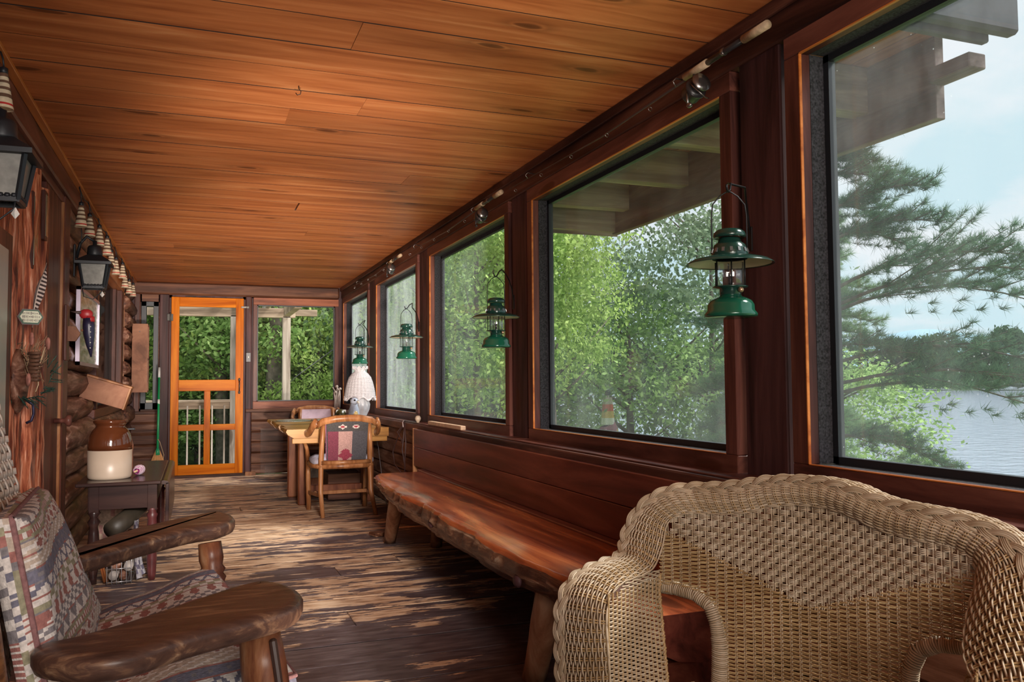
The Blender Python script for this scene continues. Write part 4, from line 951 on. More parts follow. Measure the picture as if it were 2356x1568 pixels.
# placemats / papers
GLASSY = plain('pale_mat', (.36, .42, .40), .25, noise=.4, nscale=12)
for (x, y_, rx, ry, lb, c) in ((.95, 8.9, .17, .26, 'oval printed place mat at the left end of the plank table', GLASSY), (1.13, 7.85, .14, .2, 'pale oval place mat near the armchair back', plain('pale_mat2', (.48, .5, .5), .3, noise=.15))):
    o = obj('place_mat', MB().lathe([(1.0, .0), (1.0, .004), (.97, .005)], n=36), c, None, label=lb, cat='place mat', group='oval place mats on the plank table'); o.location = (x, y_, TZ); o.scale = (rx, ry, 1)
obj('magazine', MB().box(-.2, .2, -.15, .15, 0, .012, .002), plain('white_paper', (.7, .66, .6), .5), None, label='white magazine lying on the table before the far armchair', cat='magazine', loc=(1.34, 8.75, TZ), rot=(0, 0, .1))
# dried sticks in the corner on the shelf
t = thing('dried_stalks', 'pale dried stalks standing in the corner behind the lamp', 'dried plant', (1.59, 10.2, .775))
sk = MB(); rg = random.Random(6)
for (dx, h) in ((-.0, .27), (.02, .23), (.04, .24), (-.015, .2)): sk.tube([(dx, 0, 0), (dx + .005, 0, h * .6), (dx + rg.uniform(-.02, .03), 0, h)], [.012, .011, .008], 7); sk.ball((dx + .01, 0, h), .018, 8, 6)
sk.tube([(0, 0, .2), (-.04, 0, .26)], .006, 6)
obj('stalk', sk, plain('bleached_stalk', (.52, .40, .34), .7, noise=.3), t, kind='stuff')
# cloth bundle + crates under the table
t = thing('cloth_bundle', 'pale cloth bundle stuffed under the plank table', 'cloth bundle', (1.15, 8.75, 0))
R = []; rg = random.Random(12)
for z, k in ((0.012, .8), (.05, 1.0), (.14, 1.05), (.22, .9), (.27, .6)): R.append([(.22 * k * math.cos(a) * (1 + .07 * math.sin(7 * a + z * 20)), .25 * k * math.sin(a) * (1 + .06 * math.sin(5 * a)), z) for a in [q * 2 * PI / 30 for q in range(30)]])
obj('cloth', MB().rings(R), plain('cream_cloth', (.40, .34, .28), .9, noise=.2), t)
t = thing('firewood_box', 'dark wooden crate under the plank table', 'crate', (1.33, 8.05, 0))
for (a, c, e, f) in ((-.17, .17, -.16, -.14), (-.17, .17, .14, .16), (-.17, -.15, -.14, .14), (.15, .17, -.14, .14)): obj('side', MB().box(a, c, e, f, 0.002, .24, .003), DARKX, t)
obj('bottom', MB().box(-.15, .15, -.14, .14, .002, .02), DARKX, t)
# clear plastic sheet leaning on far wall
t = thing('clear_plastic_sleeve', 'clear plastic sheet leaning on the far wall under the square window', 'plastic sheet', (.80, 10.36, 0.002))
PL = glassmat('clear_plastic', .045, (.95, .95, .95), .03, .1, specks=False, hazecol=(.8, .74, .74))
obj('sheet', MB().box(-.07, .19, 0, .002, 0, .55), PL, t)
obj('pocket', MB().box(-.02, .10, -.02, -.018, 0, .145), PL, t)

# window sill bits on the right
obj('sill_stick', MB().box(1.60, 1.635, 5.16, 5.97, .773, .800, .003), plain('pale_batten', (.55, .35, .22), .6, noise=.2), None, label='pale batten lying on the sill above the log bench', cat='batten')
t = thing('turned_ornament', 'small round cream knob standing on the sill between the second and middle window', 'ornament', (1.615, 6.32, .772)); obj('ball', MB().lathe([(.012, 0), (.012, .01), (.02, .02), (.024, .035), (.016, .052), (.004, .056)], n=16), plain('cream_knob', (.55, .42, .3), .4), t)
t = thing('extension_cord', 'brown cord coil hanging from the sill beside the log bench', 'cord', (1.565, 6.55, .77))
CORD = plain('brown_cord', (.05, .022, .02), .5)
cdm = MB()
cdm.tube([(0, .0, -.005), (-.012, -.06, -.06), (-.015, -.10, -.16), (-.015, -.07, -.28), (-.012, -.05, -.40)], .005, 6)
cdm.tube([(0, .0, -.005), (-.012, .10, -.07), (-.015, .22, -.16), (-.015, .36, -.26), (-.015, .30, -.36), (-.012, .02, -.42)], .004, 6)
cdm.tube([(0, .0, -.005), (-.014, -.03, -.10), (-.016, .02, -.22), (-.015, -.06, -.33)], .005, 6)
obj('coil', cdm, CORD, t)
pl = MB(); pl.tube([(0, .04, -.02), (-.014, .20, -.09), (-.014, .04, -.145)], .004, 6); pl.box(-.02, -.006, .01, .045, -.17, -.135, .003); obj('plug_lead', pl, CORD, t)
obj('sill_loop', MB().tube([(.04, .16, .004), (.01, .08, .006), (-.01, .03, -.004), (-.012, .0, -.04)], .004, 6), plain('pale_cord', (.45, .36, .34), .5), t)
obj('lamp_lead', MB().tube([(1.56, 8.0, .70), (1.555, 7.75, .69), (1.55, 7.5, .5), (1.55, 7.38, .3), (1.56, 7.2, .02)], .003, 6), plain('grey_lead', (.12, .1, .1), .5), None, label='thin grey lead hanging down by the right end of the plank table', cat='cord')

# ---------------------------------------------------------------- drop leaf side table with crock
t = thing('drop_leaf_table', 'dark drop-leaf side table with its leaf hanging, under the crock', 'side table', (0, 0, 0))
ex0, ex1, ey0, ey1, ez = -.60, -.172, 5.06, 6.40, .55
obj('top', MB().box(ex0, ex1, ey0, ey1, ez - .02, ez, .004), BROWNT, t)
lf = MB(); lf.box(ex1 + .022, ex1 + .042, ey0, ey1, .27, ez - .012, .003)
R = []
for yy in (ey0, ey1): R.append([(ex1 + .002, yy, ez - .004), (ex1 + .012, yy, ez), (ex1 + .030, yy, ez - .004), (ex1 + .042, yy, ez - .016), (ex1 + .02, yy, ez - .024), (ex1 + .004, yy, ez - .02)])
lf.rings(R, smooth=False); obj('drop_leaf', lf, BROWNT, t)
obj('apron', MB().box(ex0 + .06, ex1 - .04, ey0 + .03, ey0 + .05, .40, ez - .02, .002), BROWNT, t)
obj('apron', MB().box(ex0 + .06, ex1 - .04, ey1 - .05, ey1 - .03, .40, ez - .02, .002), BROWNT, t)
obj('apron', MB().box(ex1 - .05, ex1 - .03, ey0 + .05, ey1 - .05, .40, ez - .02, .002), BROWNT, t)
lp = [(.024, .40), (.03, .39), (.02, .375), (.03, .36), (.024, .34), (.026, .30), (.026, .1), (.022, .03), (.018, 0)]
lp2 = [(.02, .40), (.034, .385), (.018, .36), (.034, .335), (.022, .31), (.026, .28), (.032, .2), (.026, .08), (.018, .03), (.02, 0)]
RL = plain('reddish_leg', (.10, .025, .025), .35, noise=.3)
for (x, y_) in ((ex1 - .045, ey0 + .05), (ex1 - .045, ey1 - .05), (ex0 + .09, ey0 + .05), (ex0 + .09, ey1 - .05)):
    obj('leg', MB().lathe(lp2 if x < -.4 else lp, c=(x, y_, 0), n=14), RL if x > -.4 else BROWNT, t)
    obj('leg_block', MB().box(x - .025, x + .025, y_ - .025, y_ + .025, .385, ez - .02, .002), BROWNT, t)
obj('gate_leg', MB().lathe(lp2, c=(-.36, 5.9, 0), n=14), BROWNT, t)
t = thing('stoneware_crock', 'large two-tone stoneware crock, brown shoulder over cream body', 'crock', (-.452, 5.30, ez))
cr_ = [(.105, 0), (.114, .008), (.116, .02), (.1165, .165)]
obj('cream_body', MB().lathe(cr_, n=40), plain('cream_glaze', (.55, .43, .33), .35, noise=.06, nscale=8), t, label='cream lower half')
sh_ = [(.1168, .163), (.1165, .19), (.114, .22), (.106, .25), (.092, .275), (.078, .29), (.0765, .298), (.08, .306), (.088, .315), (.091, .323), (.088, .330), (.079, .331), (.074, .322), (.07, .30), (.02, .28)]
obj('brown_shoulder', MB().lathe(sh_, n=40), plain('brown_glaze', (.085, .024, .009), .08, 0, .7, noise=.3, nscale=5), t, label='glossy brown shoulder and lip')
t = thing('yarn_spool', 'purple and white yarn wound on a stick, lying beside the crock', 'yarn', (-.305, 5.42, ez + .03), .0)
yn = MB(); rg = random.Random(3)
ax = Vector((.16, .98, .1)).normalized()
MT = Matrix.Rotation(-.16, 4, 'Z') @ Matrix.Rotation(-PI / 2, 4, 'X')
def wind(col, off, tilt, n_):
    mb = MB()
    for k in range(n_):
        z = -.055 + .11 * ((k * .618 + off) % 1); r = .026 * (1 - .5 * abs(z / .06) ** 1.6) + .002
        tl_ = tilt * (1 if k % 2 else -1)
        mb.tube([tuple(MT @ Vector((r * math.cos(a), r * math.sin(a), z + tl_ * math.cos(a + k)))) for a in [q * 2 * PI / 14 for q in range(14)]], .0022, 5, closed=True)
    return mb
obj('purple_yarn', wind(0, .0, .010, 26), plain('purple_yarn', (.30, .03, .16), .8), t); obj('white_yarn', wind(0, .37, .012, 22), plain('white_yarn', (.7, .62, .66), .8), t)
obj('yarn_core', MB().tube([tuple(MT @ Vector((0, 0, z))) for z in (-.056, 0, .056)], [.008, .022, .008], 10), bpy.data.materials['purple_yarn'], t)
obj('stick', MB().tube([tuple(MT @ Vector((0, 0, z))) for z in (-.11, .11)], .006, 8), plain('pale_stick', (.6, .42, .26), .6), t)
t = thing('far_bottle', 'brown patterned bottle behind the crock against the logs', 'bottle', (-.40, 5.75, ez))
obj('body', MB().lathe([(.04, 0), (.042, .01), (.042, .16), (.03, .2), (.014, .22), (.014, .25)], n=16), plain('brown_bottle', (.25, .09, .05), .4, noise=.6, nscale=20), t)
obj('spout_cap', MB().box(-.06, .05, -.012, .012, .25, .262, .003), BLACK, t)
# wire wood rack
t = thing('log_rack', 'silver wire rack of firewood and magazines under the side table', 'wood rack', (-.375, 5.13, 0))
WR = plain('silver_wire', (.6, .6, .62), .3, .8)
wr_ = MB()
for k in range(6):
    x = -.06 + .024 * k; wr_.tube([(x, -.10, .25), (x, -.105, .02), (x, -.09, .004), (x, .12, .004), (x, .135, .02), (x, .135, .25)], .002, 6)
for z in (.02, .09, .165, .24):
    wr_.tube([(-.06, -.106, z), (.06, -.106, z)], .0022, 6); wr_.tube([(-.06, .136, z), (.06, .136, z)], .0022, 6)
obj('wire_grid', wr_, WR, t)
side = MB()
for s, cc in ((0, 0), (1, 0)):
    side.tube([(-.085 + .012 * s, -.1, .005 + .17), (-.09 + .012 * s, -.08, .09), (-.075 + .012 * s, -.07, .02), (-.07 + .012 * s, .1, .01)], .006, 8)
obj('copper_hoop', side, plain('copper', (.6, .22, .08), .3, .7), t)
for k, (x, z, r, L_, tilt) in enumerate(((-.03, .05, .024, .2, .1), (.02, .045, .02, .19, -.1), (.045, .095, .024, .2, .05), (-.015, .11, .028, .2, -.15), (.01, .17, .03, .2, .1), (.035, .225, .03, .21, .1))):
    o = obj('firewood_log', MB().tube([(x, -.095, z), (x + tilt * .1, L_ - .09, z + .01)], r, 12), LOG if k % 2 else plain('birch_log%d' % k, (.36, .32, .29), .8, noise=.5), None, label='short piece of firewood in the wire rack, ' + ['lowest on the left', 'lowest in the middle', 'with a pale round end at the right', 'second row left', 'third row', 'top row'][k], cat='firewood', group='firewood pieces in the wire rack')
    o.location = (-.375, 5.13, 0)
t = thing('black_log', 'fat blackened log lying across the top of the wire rack', 'firewood', (-.36, 5.16, .30))
bl = MB().tube([(-.055, -.12, -.005), (.0, -.02, .03), (.05, .08, .068), (.09, .14, .09)], [.05, .05, .048, .04], 14); obj('log', bl, plain('charred_log', (.045, .035, .024), .5, noise=.6, nscale=8, bump=.4), t)
t = thing('fringed_rug_roll', 'pale fringed cloth hanging over the right side of the wire rack', 'cloth', (-.30, 5.14, .0))
P = []
for i in range(14):
    u = i / 13; z = .33 - .315 * u
    P.append([(.0 + .012 * math.sin(j * 1.3 + u * 4) + .02 * u ** 3 * (1 + j / 9), -.10 + .022 * j, z + .005 * math.sin(j)) for j in range(10)])
cl = MB().grid(P, lambda i, j: (.6, .58, .62) if (i + j) % 3 else (.22, .2, .28)); obj('cloth', cl, colmat('fringed_cloth', .9), t)
t = thing('leaning_rug', 'pink and tan folded blanket leaning behind the log under the side table', 'blanket', (-.50, 5.75, 0), 0)
P = [[(-.02 + .02 * math.sin(j * .8) + .04 * (i / 8), -.02 + .03 * math.sin(i), .02 + .37 * i / 8) if False else (-.09 + .022 * j, .02 * math.sin(j * 1.1), .01 + .42 * i / 8) for j in range(12)] for i in range(9)]
obj('fold', MB().grid(P, lambda i, j: (.42, .22, .2) if (i + j) % 5 == 0 else (.5, .36, .28)), colmat('blanket', .9), t)
# ---------------------------------------------------------------- wicker chair
def strands(paths, norms, r, ns=4, flat=1.0):
    """many thin canes at once; paths: list of (n,3) arrays, norms likewise; returns MB"""
    mb = MB(); allv = []; allf = []; base = 0
    for Pp, Nn in zip(paths, norms):
        Pp = np.asarray(Pp, float); Nn = np.asarray(Nn, float); n = len(Pp)
        if n < 2: continue
        T = np.gradient(Pp, axis=0); T /= np.linalg.norm(T, axis=1)[:, None] + 1e-9
        B = np.cross(T, Nn); B /= np.linalg.norm(B, axis=1)[:, None] + 1e-9; U = np.cross(B, T)
        ring = []
        for k in range(ns):
            a = 2 * PI * k / ns + PI / 4 * (ns == 4); ring.append(Pp + (U * math.cos(a) * flat + B * math.sin(a)) * r)
        V = np.stack(ring, 1).reshape(-1, 3); allv.append(V)
        i = np.arange(n - 1)[:, None] * ns; k = np.arange(ns)[None, :]; k2 = (k + 1) % ns
        F = np.stack([i + k, i + k2, i + ns + k2, i + ns + k], -1).reshape(-1, 4) + base; allf.append(F); base += len(V)
    V = np.concatenate(allv); F = np.concatenate(allf)
    me = bpy.data.meshes.new('canes'); me.vertices.add(len(V)); me.vertices.foreach_set('co', V.ravel())
    me.loops.add(F.size); me.loops.foreach_set('vertex_index', F.ravel().astype(np.int32))
    me.polygons.add(len(F)); me.polygons.foreach_set('loop_start', np.arange(0, F.size, 4, dtype=np.int32)); me.polygons.foreach_set('loop_total', np.full(len(F), 4, dtype=np.int32))
    me.polygons.foreach_set('use_smooth', np.ones(len(F), bool)); me.update(calc_edges=True); return me
def wickermat(name, a, b):
    m, nt, P = newmat(name); g = N(nt, 'ShaderNodeNewGeometry')
    c = ramp(nt, g.outputs['Random Per Island'], [(0, a), (1, b)]); n = N(nt, 'ShaderNodeTexNoise', i_Scale=9); co = coords(nt, (1, 1, 1), False); nt.links.new(co, n.inputs['Vector'])
    c = mixc(nt, 1.0, c, ramp(nt, n.outputs['Fac'], [(.3, (.8, .76, .7)), (.7, (1.1, 1.12, 1.15))]), 'MULTIPLY')
    nt.links.new(c, P.inputs['Base Color']); P.inputs['Roughness'].default_value = .42; P.inputs['Specular IOR Level'].default_value = .4; return m
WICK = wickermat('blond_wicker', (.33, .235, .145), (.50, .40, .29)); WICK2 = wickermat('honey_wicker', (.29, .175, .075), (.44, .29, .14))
WO = [(-0.446, -0.27, 0.411), (-0.447, -0.27, 0.495), (-0.448, -0.27, 0.565), (-0.444, -0.265, 0.59), (-0.443, -0.255, 0.608), (-0.442, -0.225, 0.63), (-0.427, -0.18, 0.647), (-0.411, -0.13, 0.656), (-0.413, -0.095, 0.661), (-0.429, -0.06, 0.684), (-0.427, -0.04, 0.724), (-0.409, -0.025, 0.764), (-0.375, -0.015, 0.799), (-0.329, -0.005, 0.821), (-0.277, 0.01, 0.832), (-0.211, 0.02, 0.836), (-0.144, 0.025, 0.847), (-0.094, 0.03, 0.858), (-0.033, 0.03, 0.865), (0.044, 0.03, 0.866), (0.105, 0.02, 0.855), (0.148, 0.02, 0.842), (0.184, 0.02, 0.833), (0.238, 0.01, 0.83), (0.313, 0.0, 0.823), (0.36, -0.01, 0.815), (0.395, -0.02, 0.804), (0.423, -0.035, 0.788), (0.446, -0.055, 0.759), (0.464, -0.09, 0.733), (0.484, -0.13, 0.702), (0.513, -0.18, 0.679), (0.535, -0.235, 0.648), (0.545, -0.26, 0.605)]
WI = [(-0.304, -0.27, 0.446), (-0.309, -0.27, 0.515), (-0.313, -0.27, 0.569), (-0.314, -0.265, 0.597), (-0.321, -0.25, 0.61), (-0.324, -0.225, 0.628), (-0.328, -0.18, 0.636), (-0.323, -0.13, 0.639), (-0.322, -0.09, 0.646), (-0.325, -0.06, 0.668), (-0.32, -0.045, 0.706), (-0.325, -0.03, 0.737), (-0.314, -0.02, 0.76), (-0.277, -0.012, 0.774), (-0.238, 0.0, 0.776), (-0.186, 0.008, 0.779), (-0.13, 0.015, 0.788), (-0.08, 0.02, 0.806), (-0.024, 0.02, 0.815), (0.043, 0.02, 0.816), (0.095, 0.015, 0.807), (0.136, 0.01, 0.791), (0.174, 0.01, 0.78), (0.227, -0.0, 0.776), (0.29, -0.005, 0.77), (0.329, -0.015, 0.756), (0.346, -0.03, 0.74), (0.349, -0.05, 0.717), (0.347, -0.08, 0.69), (0.352, -0.12, 0.662), (0.36, -0.16, 0.639), (0.375, -0.2, 0.623), (0.397, -0.235, 0.608), (0.412, -0.26, 0.584)]
WO = [(-.445, -.27, .03), (-.446, -.27, .22)] + WO + [(.548, -.265, .5), (.545, -.265, .25), (.54, -.265, .03)]
WI = [(-.31, -.27, .03), (-.306, -.27, .24)] + WI + [(.412, -.265, .48), (.40, -.265, .25), (.40, -.265, .03)]
WO = np.array(WO); WI = np.array(WI)
MID = (WO + WI) / 2; seg = np.r_[0, np.cumsum(np.linalg.norm(np.diff(MID, axis=0), axis=1))]; LT = seg[-1]
def samp(A, s): return np.stack([np.interp(s, seg, A[:, k]) for k in range(3)], -1)
def smoothed(A, s):
    out = 0; w = 0
    for d, ww in ((-.02, 1), (-.01, 2), (0, 3), (.01, 2), (.02, 1)): out = out + ww * samp(A, np.clip(s + d, 0, LT)); w += ww
    return out / w
def rib_frame(s):
    o, i = smoothed(WO, s), smoothed(WI, s); c = (o + i) / 2
    T = np.gradient((smoothed(WO, s + 0) + smoothed(WI, s)) / 2, axis=0); Wd = o - i; nn = np.cross(T, Wd); nn /= np.linalg.norm(nn, axis=1)[:, None] + 1e-9
    # face the sitter: forward / up
    flip = np.sign(nn[:, 1] * -1 + nn[:, 2] * .9); nn *= np.where(flip == 0, 1, flip)[:, None]
    return o, i, nn
def rib_point(s, u):
    """u 0 inner edge .. 1 outer edge, >1 rolls to the back"""
    o, i, nn = rib_frame(s)
    Wd = o - i; w = np.linalg.norm(Wd, axis=1)[:, None]; Wd = Wd / w
    if u <= 1: p = i + Wd * w * u + nn * (.020 * math.sin(PI * min(1, u * .9 + .05))); n_ = nn * (1) + Wd * (u - .45) * .9
    else:
        a = (u - 1) / .8 * PI * .75; p = o + nn * (.004 - .03 * (1 - math.cos(a)) - .02 * (u - 1)) + Wd * (.012 * math.sin(a)); n_ = nn * math.cos(a) + Wd * math.sin(a)
    n_ = n_ / (np.linalg.norm(n_, axis=1)[:, None] + 1e-9); return p, n_
wt_ = thing('wicker_armchair', 'large blond woven wicker armchair with rolled arms in the right foreground', 'chair', (1.197, 1.4416, 0), -math.radians(66))
S = np.arange(0, LT, .0048)
paths, norms = [], []
for q in range(17):
    u = .03 + .74 * q / 16; p, n_ = rib_point(S, u); amp = .0026 * np.sin(PI * S / .021 + PI * q); paths.append(p + n_ * amp[:, None]); norms.append(n_)
for u in (-.02, .795, .81): 
    p, n_ = rib_point(S, u)
    for dd in (0, 1): paths.append(p + n_ * (.003 * np.sin(S / .012 + dd * PI))[:, None]); norms.append(n_)
# back side of the roll
for q in range(14):
    u = 1.04 + .8 * q / 13; p, n_ = rib_point(S, u); amp = .0022 * np.sin(PI * S / .021 + PI * q); paths.append(p + n_ * amp[:, None]); norms.append(n_)
obj('rolled_rim', strands(paths, norms, .0021), WICK, wt_, kind='stuff')
# stakes crossing the rim
paths, norms = [], []
U = np.linspace(-.02, 1.8, 20)
for s0 in np.arange(.01, LT - .01, .021):
    for d in (-.0025, .0025):
        ss = np.array([s0 + d - .001, s0 + d, s0 + d + .001]); pp = [rib_point(np.clip(ss, 0, LT), u) for u in U]
        paths.append(np.array([a[1] for a, b in pp])); norms.append(np.array([b[1] for a, b in pp]))
obj('rim_stakes', strands(paths, norms, .0019), WICK2, wt_, kind='stuff')
# braid along the outer edge
paths, norms = [], []
S2 = np.arange(0, LT, .005)
o_, i_, nn_ = rib_frame(S2); Wd_ = (o_ - i_); Wd_ /= np.linalg.norm(Wd_, axis=1)[:, None]
for k in range(3):
    ph = 2 * PI * k / 3
    for j in range(4):
        a = 2 * PI * S2 / .12 + ph; u = .905; lat = .0105 * np.sin(a) + (j - 1.5) * .0034; up_ = .003 * np.sin(2 * a) + .003
        base = i_ + (o_ - i_) * u + nn_ * .012; paths.append(base + Wd_ * lat[:, None] + nn_ * up_[:, None]); norms.append(nn_)
for e in (.0, .004, -.004): paths.append(o_ + nn_ * (.004 + e) + Wd_ * (.004)); norms.append(nn_)
obj('braided_edge', strands(paths, norms, .0022), WICK, wt_, kind='stuff')
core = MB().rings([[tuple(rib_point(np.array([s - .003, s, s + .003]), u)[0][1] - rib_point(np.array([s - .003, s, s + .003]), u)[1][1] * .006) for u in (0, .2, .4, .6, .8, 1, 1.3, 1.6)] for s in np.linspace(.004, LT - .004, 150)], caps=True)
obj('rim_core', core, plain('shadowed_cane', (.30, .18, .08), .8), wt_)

# back panel
top = samp(WI, seg); sel = (WI[:, 1] > -.06) & (WI[:, 2] > .70); xt, zt_ = WI[sel][:, 0], WI[sel][:, 2]; o2 = np.argsort(xt); xt, zt_ = xt[o2], zt_[o2]
def by(x, z): return .022 - .42 * x * x - .03 * np.clip(z - .5, 0, 1) * 0
def ztop(x): return np.interp(x, xt, zt_) + .022
def arch(x):
    ax = abs(x); 
    return np.where(ax > .205, .585 - .11 * np.clip((.245 - ax) / .04, 0, 1) ** 2, .0)
def btri(x): return .60 + .13 * (np.abs(x) / .33) + 0 * x  # basket weave above this line
def xlim(z): return np.where(z > .60, np.interp(z, [.60, .67, .75, .78], [.345, .345, .355, .30]), .345)
fine, fn = [], []
z = .372; row = 0
while z < .84:
    X = np.arange(-.36, .36, .0055); ok = (z < ztop(X)) & (z < btri(X) - 0) & (z > arch(X)) & (np.abs(X) < xlim(z))
    amp = .0030 * np.sin(PI * X / .021 + PI * row)
    P_ = np.stack([X, by(X, z) - amp, np.full_like(X, z) + .0006 * np.sin(X * 40 + row)], -1)
    for blk in np.split(np.arange(len(X)), np.where(~ok)[0]):
        blk = blk[ok[blk]]
        if len(blk) > 2: fine.append(P_[blk]); fn.append(np.tile([0, -1, 0], (len(blk), 1)))
    z += .0043; row += 1
obj('back_weave', strands(fine, fn, .00195), WICK2, wt_, kind='stuff')
bas, bn = [], []
z = .605; row = 0
while z < .86:
    for j in range(4):
        zz_ = z + j * .0026; X = np.arange(-.36, .36, .004); ok = (zz_ < ztop(X)) & (zz_ >= btri(X)) & (np.abs(X) < xlim(zz_))
        ph = PI * X / .0155 + PI * row; amp = .0042 * np.sin(ph); P_ = np.stack([X, by(X, zz_) - amp, np.full_like(X, zz_) + .0010 * (j - 1.5) * np.maximum(0, np.sin(ph))], -1)
        for blk in np.split(np.arange(len(X)), np.where(~ok)[0]):
            blk = blk[ok[blk]]
            if len(blk) > 2: bas.append(P_[blk]); bn.append(np.tile([0, -1, 0], (len(blk), 1)))
    z += .0132; row += 1
obj('basket_weave', strands(bas, bn, .0015), WICK, wt_, kind='stuff')
stk, sn = [], []
for x in np.arange(-.341, .34, .0155):
    for d in (-.0022, .0022):
        Z = np.arange(float(btri(np.array(x))) - .012, float(ztop(np.array(x))), .01)
        if len(Z) > 2: stk.append(np.stack([np.full_like(Z, x + d), by(x + d, Z) + .0, Z], -1)); sn.append(np.tile([0, -1, 0], (len(Z), 1)))
for x in np.arange(-.336, .34, .021):
    zb_ = float(arch(np.array(x))) if abs(x) > .205 else .36; Z = np.linspace(max(.36, zb_), float(btri(np.array(x))), 12)
    for d in (-.0018, .0018): stk.append(np.stack([np.full_like(Z, x + d), by(x, Z) + .0, Z], -1)); sn.append(np.tile([0, -1, 0], (len(Z), 1)))
obj('back_stakes', strands(stk, sn, .0017), WICK, wt_, kind='stuff')

# wrapped hole borders
for s in (-1, 1):
    pts = [(s * .395, -.03, .585), (s * .37, -.02, .594), (s * .313, -.01, .594), (s * .265, 0, .587), (s * .228, .002, .567), (s * .212, .002, .53), (s * .205, .003, .48), (s * .207, .003, .42), (s * .212, .003, .36)]
    PB = [Vector(p) for p in pts]; fp = []
    for a, c in zip(PB, PB[1:]):
        k_ = max(2, int((c - a).length / .0045))
        for q in range(k_): fp.append(a.lerp(c, q / k_))
    obj('hole_border', MB().tube([tuple(p) for p in fp[::4]], .0125, 10), WICK, wt_)
    wr2 = MB(); 
    for k in range(1, len(fp) - 1):
        tdir = (fp[k + 1] - fp[k - 1]).normalized(); a_ = tdir.cross(Vector((0, 1, 0))).normalized(); b2 = Vector((0, 1, 0)); rw = .0148 if fp[k].z > .5 else .0175
        wr2.tube([tuple(fp[k] + a_ * math.cos(q) * rw + b2 * math.sin(q) * .0145) for q in [i * 2 * PI / 12 for i in range(12)]], .0023, 4, closed=True)
    obj('cane_wrapping', wr2, WICK, wt_, kind='stuff')

# arm side panels
for s, xf in ((-1, .312), (1, .405)):
    paths, norms = [], []
    row = 0; z = .06
    while z < .645:
        U = np.linspace(0, 1, 46); xr = np.interp(z, [.06, .40, .60, .64], [.255, .262, .328, .33]) + (.02 if s > 0 else 0); yr = np.interp(z, [.06, .40, .62], [-.125, -.12, -.05])
        x = s * (xf + (xr - xf) * U); y_ = -.262 + (yr + .262) * U
        ztp = np.interp(y_, [-.27, -.2, -.05], [.60, .635, .645]); ok = z < ztp
        nx, ny = -s * (yr + .262), (xr - xf) * 1.0; nn_ = np.array([nx, -abs(ny) * .3, 0]); nn_ /= np.linalg.norm(nn_)
        amp = .0028 * np.sin(PI * U * 13 + PI * row); P_ = np.stack([x, y_, np.full_like(x, z)], -1) + nn_ * amp[:, None]
        if z < .36 or True:
            ii = np.where(ok)[0]
            if len(ii) > 3: paths.append(P_[ii]); norms.append(np.tile(nn_, (len(ii), 1)))
        z += .0046; row += 1
    obj('arm_panel_weave', strands(paths, norms, .0021), WICK, wt_, kind='stuff')
    paths, norms = [], []
    for k in range(14):
        u = (k + .02) / 13; Z = np.linspace(.05, .625, 14); xr = np.interp(Z, [.06, .40, .60, .64], [.255, .262, .328, .33]) + (.02 if s > 0 else 0); yr = np.interp(Z, [.06, .40, .62], [-.125, -.12, -.05])
        P_ = np.stack([s * (xf + (xr - xf) * u), -.262 + (yr + .262) * u, Z], -1); paths.append(P_); norms.append(np.tile([-s, -.2, 0], (14, 1)))
    obj('arm_stakes', strands(paths, norms, .0026), WICK2, wt_, kind='stuff')
    bd = MB()
    for ph in (0, PI): bd.tube([(s * (np.interp(z_, [.06, .40, .60, .64], [.255, .262, .328, .33]) + (.02 if s > 0 else 0)) + .003 * math.cos(z_ * 400 + ph), np.interp(z_, [.06, .40, .62], [-.125, -.12, -.05]) + .003 * math.sin(z_ * 400 + ph), z_) for z_ in np.arange(.06, .63, .006)], .0035, 5)
    obj('panel_edge', bd, WICK2, wt_)
# seat, apron, legs
seat = MB(); G = [[(-.30 + .66 * j / 10, -.27 + .27 * i / 8, .378 + .002 * math.sin(i * 3 + j * 2)) for j in range(11)] for i in range(9)]
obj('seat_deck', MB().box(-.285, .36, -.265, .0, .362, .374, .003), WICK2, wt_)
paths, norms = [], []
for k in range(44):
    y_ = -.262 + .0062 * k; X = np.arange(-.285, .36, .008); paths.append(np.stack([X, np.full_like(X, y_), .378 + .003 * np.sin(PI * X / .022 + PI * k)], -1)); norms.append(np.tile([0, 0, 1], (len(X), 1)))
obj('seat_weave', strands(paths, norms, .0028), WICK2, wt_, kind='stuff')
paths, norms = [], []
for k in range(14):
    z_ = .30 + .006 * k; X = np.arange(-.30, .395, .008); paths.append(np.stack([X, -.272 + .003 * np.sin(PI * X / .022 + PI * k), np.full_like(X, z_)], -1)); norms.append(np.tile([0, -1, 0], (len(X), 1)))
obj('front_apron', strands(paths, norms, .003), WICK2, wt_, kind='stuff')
rl = MB()
for ph in (0, 2.1, 4.2): rl.tube([(-.20 + .4 * q / 60, -.012 + .006 * math.cos(q * .8 + ph), .366 + .006 * math.sin(q * .8 + ph)) for q in range(61)], .005, 6)
obj('seat_back_braid', rl, WICK2, wt_)
for (x, y_) in ((-.212, .003), (.212, .003)): obj('leg', MB().tube([(x, y_, .37), (x, y_ + .01, 0)], .016, 8), WICK2, wt_)
for (x, y_) in ((-.37, -.25), (.47, -.25)): obj('leg', MB().tube([(x, y_, .30), (x, y_, 0)], .016, 8), WICK2, wt_)

